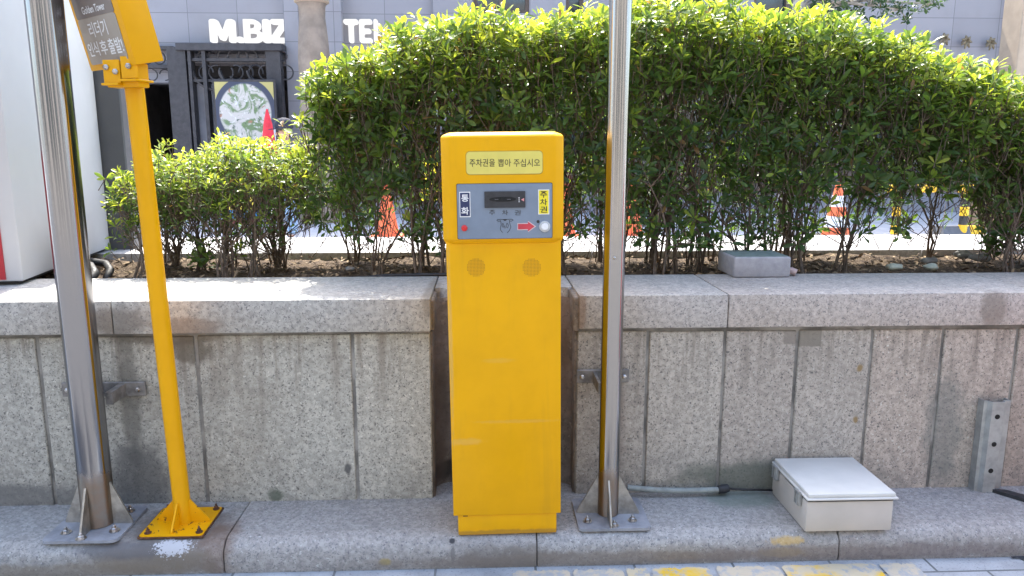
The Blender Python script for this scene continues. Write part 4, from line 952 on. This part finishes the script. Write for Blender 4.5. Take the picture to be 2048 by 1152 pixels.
mb = MB().lathe([(.004, 0), (.0045, .003), (.002, .005)], (.383, 2.1637, aty(1226, 516, 2.164).z), 10, M=Matrix.Rotation(R(90), 3, 'X')); build('rivet', mb, M['bolt'], rp_)

# yellow sign post ------------------------------------------------
sp_ = thing('parking_sign', (-.938, 2.20, .1), 'yellow parking reader sign box tilted forward on a thin yellow pole with a rusty foot', 'sign')
build('pole', MB().tube([(-.936, 2.20, .106), (-.971, 2.20, 1.417)], .0252, 40), M['yellow_pole'], sp_, 40)
M4 = Matrix.Translation((-.936, 2.20, 0)) @ Matrix.Rotation(R(0), 4, 'Z')
pb = MB(); rounded_plate(pb, -.1025, .0925, -.0965, .0945, .1006, .1045, .006, M4); build('rust_rim', pb, M['rust'], sp_)
pb = MB(); rounded_plate(pb, -.0985, .0885, -.0925, .0905, .1047, .1075, .010, M4); build('base_plate', pb, M['yellow_base'], sp_)
for d in ((1, 0, 0), (-1, 0, 0), (0, -1, 0), (0, 1, 0)): tri(sp_, (-.936, 2.20, .1075), d, .082, .072, .005, M['yellow_base'], .004, .023)
for sx in (-1, 1):
    for sy in (-1, 1): bolt(sp_, -.938 + sx * .076, 2.20 + sy * .074, .1075, .62, M['rust'])
phi, th_ = .709, .222
n0 = Vector((-math.sin(phi), -math.cos(phi), 0)); wv = Vector((math.cos(phi), -math.sin(phi), 0)); up = Vector((0, 0, 1))
nv = n0 * math.cos(th_) - up * math.sin(th_); uv = up * math.cos(th_) + n0 * math.sin(th_)
Bc = Vector((-.925, 2.12, 1.465)); SW, SD, SH = .275, .080, .42
O3 = Matrix((wv, uv, nv)).transposed()          # columns: x=width, y=up, z=face normal
MS = Matrix.Translation(Bc - wv * SW - nv * SD) @ O3.to_4x4()
mb = MB().box(0, SW, 0, SH, 0, SD, .0035, 2, mat=MS); build('sign_box', mb, M['yellow_pole'], sp_, 40)
LS = lambda x, y, z=0.: MS @ Vector((x, y, SD + z))
def pan(mb, x0, x1, y0, y1, z, rc=.0):
    pts = []
    if rc:
        for cx, cy, a0 in ((x1 - rc, y1 - rc, 0), (x0 + rc, y1 - rc, 90), (x0 + rc, y0 + rc, 180), (x1 - rc, y0 + rc, 270)):
            for k in range(5): pts.append((cx + rc * math.cos(R(a0 + 22.5 * k)), cy + rc * math.sin(R(a0 + 22.5 * k))))
    else: pts = [(x0, y0), (x1, y0), (x1, y1), (x0, y1)]
    mb.prism(pts, LS(0, 0, z), wv, uv, .0015)
mb = MB(); pan(mb, .020, .245, 0.016, .1385, .0002, .010); fpn = build('message_panel', mb, M['taupe'], sp_)
mb = MB(); pan(mb, .020, .245, .1388, .40, .0002, .006); fp2 = build('name_panel', mb, M['brown_face'], sp_)
mb = MB(); put_text(mb, '인식', LS(.033, .038, .0018), wv, uv, .064, .038, .012); build('lettering', mb, M['white'], fpn); mb = MB(); put_text(mb, '후', LS(.108, .038, .0018), wv, uv, .040, .038, .012); build('lettering', mb, M['white'], fpn); mb = MB(); put_text(mb, '출발!', LS(.157, .036, .0018), wv, uv, .082, .041, .016); build('lettering', mb, M['white'], fpn); mb = MB()
put_text(mb, '리더기', LS(.072, .087, .0018), wv, uv, .108, .040, .012); build('lettering', mb, M['white'], fpn)
mb = MB(); put_text(mb, 'Golden', LS(.066, .149, .0018), wv, uv, .070, .0195, .016); build('lettering', mb, M['white'], fp2); mb = MB(); put_text(mb, 'Tower', LS(.143, .149, .0018), wv, uv, .060, .0195, .016); build('lettering', mb, M['white'], fp2)
# two bent clamp plates below the box
mb = MB(); ML = Matrix.Translation((-.975, 2.175, 1.424)) @ Matrix.Rotation(-phi * .35, 4, 'Z')
mb.box(-.052, .0, -.03, -.026, -.004, .058, .001, 1, mat=ML); mb.box(-.052, .0, -.042, .03, -.010, -.004, .001, 1, mat=ML)
mb.box(.004, .055, -.03, -.026, .008, .066, .001, 1, mat=ML); mb.box(.004, .058, -.042, .03, .000, .006, .001, 1, mat=ML); mb.box(-.05, .05, -.022, .022, -.014, .05, .002, 1, mat=ML)
cl = build('clamp', mb, M['yellow_pole'], sp_)
for x, z in ((-.040, .038), (.030, .040), (-.012, .026)):
    mb = MB().lathe([(.008, 0), (.008, .006), (.004, .009)], ML @ Vector((x, -.030, z)), 6, M=Matrix.Rotation(R(90), 3, 'X')); build('bolt', mb, M['bolt'], cl)

# ------------------------------------------------------------------ ticket machine
YM = 2.086                               # front plane of the lower body
CX = aty(1015, 1028, YM).x
tm = thing('ticket_machine', (CX, YM, .1), 'yellow parking ticket machine with a projecting head and grey button panel', 'ticket machine'); tm.rotation_euler.y = -.0112
BW = .161; z_b = .064; z_h = .888; z_t = 1.182; D0 = .235
def prof_box(mb, poly, x0, x1):            # (y,z) outline extruded across the width
    mb.prism([(y, z) for y, z in poly], (x0, 0, 0), (0, 1, 0), (0, 0, 1), x1 - x0)
mb = MB().box(-.148, .149, .006, D0 - .01, 0, z_b + .002, .004, 2); build('plinth', mb, M['yellow'], tm, 40, world=False)
mb = MB().box(-BW, BW, 0, D0, z_b + .0025, z_h + .06, .003, 2); body = build('body', mb, M['yellow'], tm, 40, world=False)
HW, HF = .168, -.014
b = bmesh.new()
hp = [(-HW + .024, HF), (HW - .024, HF), (HW, HF + .012), (HW, D0 - .03), (HW - .02, D0 + .01), (-HW + .02, D0 + .01), (-HW, D0 - .03), (-HW, HF + .012)]
def lay(z, ins=0, y_in=0): return [b.verts.new((x * (1 - ins / HW), y + (ins + y_in if y < .05 else -ins), z)) for x, y in hp]
L0 = lay(z_h - .004, .006, .006); L1 = lay(z_h + .010); L2 = lay(z_t - .006); L3 = lay(z_t + .001, .006); L4 = lay(z_t + .008, .024)
for a_, b_ in ((L0, L1), (L1, L2), (L2, L3), (L3, L4)):
    for i in range(8): b.faces.new((a_[i], a_[(i + 1) % 8], b_[(i + 1) % 8], b_[i]))
b.faces.new(L4); b.faces.new(L0[::-1])
bmesh.ops.recalc_face_normals(b, faces=b.faces)
bmesh.ops.bevel(b, geom=[e for e in b.edges if e.calc_face_angle(0) > R(18)], offset=.003, segments=3, affect='EDGES', profile=.5)
head = build('head', MB().bm(b), M['yellow'], tm, 40, world=False)
# photo measure -> machine frame (x, z) on the head front
YH = YM + HF
def mc(px, py): p = aty(px, py, YH); x = p.x - CX; z = p.z - .1; t = .0112; return (x * math.cos(t) + z * math.sin(t), z * math.cos(t) - x * math.sin(t))
def plate(name, px0, py0, px1, py1, y, th, mat, parent, rc=.003):
    x0, z1 = mc(px0, py0); x1, z0 = mc(px1, py1); pts = []
    for cx, cz, a0 in ((x1 - rc, z1 - rc, 0), (x0 + rc, z1 - rc, 90), (x0 + rc, z0 + rc, 180), (x1 - rc, z0 + rc, 270)):
        for k in range(6): pts.append((cx + rc * math.cos(R(a0 + 18 * k)), cz + rc * math.sin(R(a0 + 18 * k))))
    return build(name, MB().prism(pts, (0, y, 0), (1, 0, 0), (0, 0, 1), th), mat, parent, world=False), (x0, z0, x1, z1)
def wtext(mb, s_, px0, py0, px1, py1, y, bold):
    x0, z1 = mc(px0, py0); x1, z0 = mc(px1, py1); put_text(mb, s_, (x0, y, z0), (1, 0, 0), (0, 0, 1), x1 - x0, z1 - z0, bold, .0)
F0 = HF
plate('label_border', 931, 302.5, 1086, 348.5, F0 - .0002, .0006, plain('dark yellow trim', (.42, .27, .02), .5), head, .011)
lb, _ = plate('instruction_label', 932, 303.7, 1085, 347, F0 - .001, .0006, M['label_y'], head, .010)
for s_, a_, b_ in (('주차권을', 939, 990), ('뽑아', 996, 1022), ('주십시오', 1027, 1080)):
    mb = MB(); wtext(mb, s_, a_, 318, b_, 333, F0 - .0020, .004); build('lettering', mb, M['ink'], lb, world=False)
plate('panel_shadow_gap', 912.5, 367.5, 1105, 476, F0 - .0001, .0006, M['ink'], head, .004)
gp, _ = plate('control_panel', 913.5, 368.5, 1104, 475, F0 - .0010, .0025, M['grey_panel'], head, .004)
G = F0 - .0036
st1, _ = plate('intercom_sticker_edge', 918.5, 383.5, 941.5, 434, G, .0004, M['white'], gp, .0005)
st2, _ = plate('intercom_sticker', 920, 385.5, 940, 432, G - .0006, .0003, M['navy'], gp, .0005)
mb = MB(); wtext(mb, '통', 922.5, 389, 937.5, 403, G - .0013, .02); build('lettering', mb, M['white'], st2, world=False); mb = MB(); wtext(mb, '화', 922.5, 414, 938, 429, G - .0013, .02); build('lettering', mb, M['white'], st2, world=False)
plate('ticket_sticker_edge', 1076, 379, 1098.5, 428.5, G, .0004, M['white'], gp, .0005)
st4, _ = plate('ticket_sticker', 1077.5, 380.5, 1097, 427, G - .0006, .0003, M['stick_y'], gp, .0005)
mb = MB()
for i, s_ in enumerate('주차권'): wtext(mb, s_, 1080, 382.5 + 15 * i, 1094, 395 + 15 * i, G - .0013, .015)
build('lettering', mb, M['ink'], st4, world=False)
sl, sr = plate('ticket_slot', 968.5, 383, 1050.5, 414.5, G, .004, M['slot'], gp, .0015)
x0, z0, x1, z1 = sr; YS = G - .0045
mb = MB(); cxm, czm = (x0 + x1) / 2 - .006, (z0 + z1) / 2 + .001; n_ = 24
pts = [(cxm + .037 * math.copysign(abs(math.cos(2 * math.pi * k / n_)) ** .8, math.cos(2 * math.pi * k / n_)), czm + .0065 * math.sin(2 * math.pi * k / n_)) for k in range(n_)]
mb.prism(pts, (0, YS, 0), (1, 0, 0), (0, 0, 1), .001); build('slot_mouth', mb, M['slot_hole'], sl, world=False)
mb = MB()
for dx in (-.022, .012): mb.box(cxm + dx, cxm + dx + .010, YS - .0025, YS - .0012, czm - .0012, czm + .0006)
build('slot_lip', mb, plain('grey plastic lip', (.10, .10, .11), .4), sl, world=False)
mb = MB(); xa, za = mc(1048.5, 399); mb.prism([(0, 0), (0, .009), (-.008, .0045)], (xa - .001, YS, za - .0045), (1, 0, 0), (0, 0, 1), .0008); build('arrow_mark', mb, plain('pink mark', (.75, .30, .30), .5), sl, world=False)
mb = MB(); xa, za = mc(1038, 399); mb.box(xa - .0008, xa + .0004, YS - .001, YS, za - .006, za + .006); mb.box(xa - .002, xa + .002, YS - .001, YS, za + .0055, za + .0065); mb.box(xa - .002, xa + .002, YS - .001, YS, za - .0065, za - .0055); build('slot_mark', mb, M['white'], sl, world=False)
mb = MB()
for s_, a_ in (('주', 978), ('차', 1004), ('권', 1029)): wtext(mb, s_, a_, 420, a_ + 12, 430, G - .0006, .0)
build('lettering', mb, M['ink'], gp, world=False)
# engraved hand pictogram as outlines
hx, hz = mc(1010, 452)
U = .00134
def pl(mb, pts, r_=.0006): mb.tube([(hx + x * U, G - .0004, hz + z * U) for x, z in pts], r_, 5)
mb = MB()
pl(mb, [(-17, 12), (-15, 14), (15, 14), (17, 12)]); pl(mb, [(-17, 12), (-13, 10), (-9, 11)]); pl(mb, [(17, 12), (13, 10), (8, 11)])
pl(mb, [(-9, 12), (-8, 3), (-10, -3), (-9, -9), (-5, -13)]); pl(mb, [(-5, 6), (-6, 0), (-4, -3), (-2, 1), (-4, 6), (-5, 6)]); pl(mb, [(9, 12), (10, 4), (12, -2), (9, -9), (4, -14)]); pl(mb, [(3, 5), (2, -1), (5, -4), (7, 1), (5, 6), (3, 5)]); pl(mb, [(-2, 1), (0, -5), (2, -1)])
mb.prism([(hx - 5 * U, hz + 14 * U), (hx + 5 * U, hz + 14 * U), (hx, hz + 10.5 * U)], (0, G - .0002, 0), (1, 0, 0), (0, 0, 1), .0006)
build('hand_pictogram', mb, M['ink'], gp, world=False)
def arrow(mb, grow, y, th):
    xa, za = mc(1036, 453); L = mc(1069, 453)[0] - xa; g = grow
    mb.prism([(-g, -.0075 - g), (L * .60, -.0075 - g), (L * .60, -.0135 - g), (L + 2 * g, 0), (L * .60, .0135 + g), (L * .60, .0075 + g), (-g, .0075 + g)], (xa, y, za), (1, 0, 0), (0, 0, 1), th)
mb = MB(); arrow(mb, .0022, G, .0004); build('arrow_border', mb, plain('pink white vinyl', (.66, .52, .53), .5), gp, world=False); mb = MB(); arrow(mb, 0, G - .0006, .0004); build('arrow_sticker', mb, plain('red vinyl', (.58, .05, .07), .5), gp, world=False)
MX = Matrix.Rotation(R(90), 3, 'X')
xa, za = mc(928.8, 456); build('call_button', MB().lathe([(.0085, 0), (.0085, .002), (.0068, .0025), (.0068, .006), (.005, .0075), (.001, .008)], (xa, G, za), 24, M=MX), M['red'], gp, 40, world=False)
xa, za = mc(1089, 452.7); bz_ = build('button_bezel', MB().lathe([(.0158, 0), (.0158, .003), (.0140, .0055), (.0108, .006), (.0104, .004)], (xa, G, za), 32, M=MX), plain('satin bezel', (.55, .56, .56), .35, .3), gp, 40, world=False)
build('ticket_button', MB().lathe([(.010, .0), (.010, .0075), (.0085, .0092), (.001, .0095)], (xa, G, za), 28, M=MX), M['white'], bz_, 40, world=False)
# worn smudges beside the button
mb = MB(); xa2, za2 = mc(1076, 443); mb.lathe([(.0, 0), (.0045, 0), (.0045, .0003), (0.001, .0003)], (xa2, G, za2), 12, M=MX); build('worn_spot', mb, M['ink'], gp, world=False)
# perforated speaker grilles
for px in (952, 1064):
    cx, cz = mc(px, 536.5); mb = MB()
    for i in range(-6, 7):
        for j in range(-6, 7):
            if i * i + j * j <= 42: mb.lathe([(.0, 0), (.00118, 0), (.00118, .0004), (.0003, .0004)], (cx + i * .0040, -.0001, cz + j * .0040), 8, M=MX)
    build('speaker_grille', mb, plain('grille hole', (.34, .155, .012), .8), body, world=False)
mb = MB().box(-.132, -.118, -.0006, 0, z_b + .001, z_b + .0035); build('paint_chip', mb, M['rust'], body, world=False)

# red barrier gate housing added further along the lane, unseen outside the view: it tints the wall and shows in the steel
gt = thing('added_barrier_gate', (2.75, 1.72, 0), 'unseen added red barrier gate housing with a raised striped arm further along the lane', 'barrier')
gm = plain('red gate enamel', (.62, .03, .03), .35, 0, .05, 5)
build('housing', MB().box(2.58, 2.92, 1.55, 1.89, .06, 1.08, .02, 3), gm, gt, 40); build('plinth', MB().box(2.55, 2.95, 1.52, 1.92, .004, .06, .006, 1), M['dark'], gt); build('lid', MB().box(2.565, 2.935, 1.535, 1.905, 1.081, 1.13, .015, 2), M['white'], gt, 40)
build('arm', MB().tube([(2.75, 1.53, .95), (2.75, 1.40, 1.6), (2.75, 1.1, 3.4)], .032, 12), M['white'], gt, 40)
# ------------------------------------------------------------------ cream enclosure on the kerb
X0, X1, Y0, Y1 = .968, 1.236, 2.068, 2.338
zf = aty(1700, 1000, Y0).z; zl = aty(1700, 989, Y0 - .006).z
eb = thing('junction_box', ((X0 + X1) / 2, (Y0 + Y1) / 2, .1), 'cream metal enclosure with a lighter hinged lid lying on the kerb', 'box')
build('body', MB().box(X0, X1, Y0, Y1, .1005, zf - .004, .006, 2), M['cream'], eb, 40)
build('gasket', MB().box(X0 + .004, X1 - .004, Y0 - .001, Y1 - .004, zf - .004, zf + .003), M['seal'], eb)
mb = MB(); mb.box(X0 - .004, X1 + .008, Y0 - .010, Y1 + .002, zf + .003, zf + .009, .0025, 2); mb.box(X0 + .002, X1 + .002, Y0 - .004, Y1 - .003, zf + .0085, zf + .022, .004, 2); build('lid', mb, M['lid'], eb, 40)
for yy in (Y0 + .045, Y1 - .045):
    mb = MB(); mb.box(X0 - .013, X0 - .001, yy - .014, yy + .014, zf - .034, zf + .006, .002, 1); mb.tube([(X0 - .011, yy - .016, zf + .010), (X0 - .011, yy + .016, zf + .010)], .005, 10); mb.tube([(X0 - .015, yy - .010, zf - .030), (X0 - .015, yy - .010, zf + .010)], .0018, 6); mb.tube([(X0 - .015, yy + .010, zf - .030), (X0 - .015, yy + .010, zf + .010)], .0018, 6)
    build('latch', mb, M['strut'], eb, 40)
mb = MB(); mb.prism([(.055, 0), (.19, 0), (.17, .012), (.15, .016), (.10, .016), (.08, .008)], (X0 - .003, Y0, zf - .018), (0, 1, 0), (0, 0, 1), .003); build('side_flange', mb, M['cream'], eb)
# strut channel leaning on the wall
sx0, sx1 = 1.660, 1.757
sb = MB(); prof = [(0, 0), (0, -.030), (.012, -.030), (.020, -.044), (.062, -.044), (.070, -.030), (.092, -.030), (.092, 0), (.088, 0), (.088, -.026), (.067, -.026), (.060, -.040), (.022, -.040), (.015, -.026), (.004, -.026), (.004, 0)]
sb.prism(prof, (sx0, 2.352, .101), (1, 0, 0), (0, 1, 0), .32)
stt = thing('strut_channel', (sx0 + .046, 2.33, .1), 'grey galvanised channel with three holes standing against the wall at right', 'bracket')
build('channel', sb, M['strut'], stt)
for py, px in ((834, 1991), (889, 1984), (942, 1976)):
    p = aty(px, py, 2.307); build('hole', MB().lathe([(.0, 0), (.0085, 0), (.0085, .0006), (.001, .0006)], (sx0 + .041, 2.3078, p.z), 18, M=MX), M['slot_hole'], stt)
o = build('rubber_strip', MB().prism([(0, 0), (.05, -.012), (.33, -.33), (.27, -.345)], (sx0 + .05, 2.315, .1008), (1, 0, 0), (0, 1, 0), .012), M['dark']); tag(o, 'flat black rubber strip running from the foot of the grey channel', 'strip')
# conduit along the wall base
mb = MB(); pts = []; rad = []
A0, A1 = atz(1268, 975, .118), atz(1440, 985, .115)
for k in range(121):
    t = k / 120; p = Vector((A0.x - .03 + (A1.x - A0.x + .03) * t, 2.325 - .008 * math.sin(t * 2.6), .122 + .012 * (1 - t) ** 3)); pts.append(p); rad.append(.0105 if k % 2 else .0085)
mb.tube(pts, rad, 12); cdt = thing('flexible_conduit', pts[0], 'grey corrugated conduit lying along the foot of the wall', 'conduit'); build('hose', mb, M['conduit'], cdt, 180)
e = pts[-1]; build('end_fitting', MB().tube([e + Vector((-.004, 0, 0)), e + Vector((.012, 0, .002)), e + Vector((.03, .004, .004))], [.014, .016, .013], 10), M['dark'], cdt, 60)
build('wire', MB().tube([e + Vector((.03, .004, .002)), e + Vector((.08, .006, -.004)), (X0 + .02, 2.33, .112)], .004, 6), M['dark'], cdt, 180)
# cement block on the coping
jb = thing('cement_block', (1.02, 2.72, .785), 'grey cement block resting on the coping under the hedge', 'block')
ZT = .786 + .075
build('block', MB().box(.905, 1.114, 2.648, 2.84, .7855, ZT, .007, 3), M['jbox'], jb, 40)
build('moss_top', MB().box(.912, 1.107, 2.655, 2.835, ZT - .0005, ZT + .0015, .0007, 1), plain('greenish weathering', (.15, .19, .17), .9, 0, .2, 40), jb)
mb = MB().tube([(1.105, 2.70, .800), (1.135, 2.69, .803), (1.150, 2.682, .797)], [.013, .014, .013], 12); o = build('pipe_stub', mb, plain('pinkish pipe', (.45, .33, .30), .5), smooth=60); tag(o, 'short pinkish pipe stub sticking out beside the cement block', 'pipe')
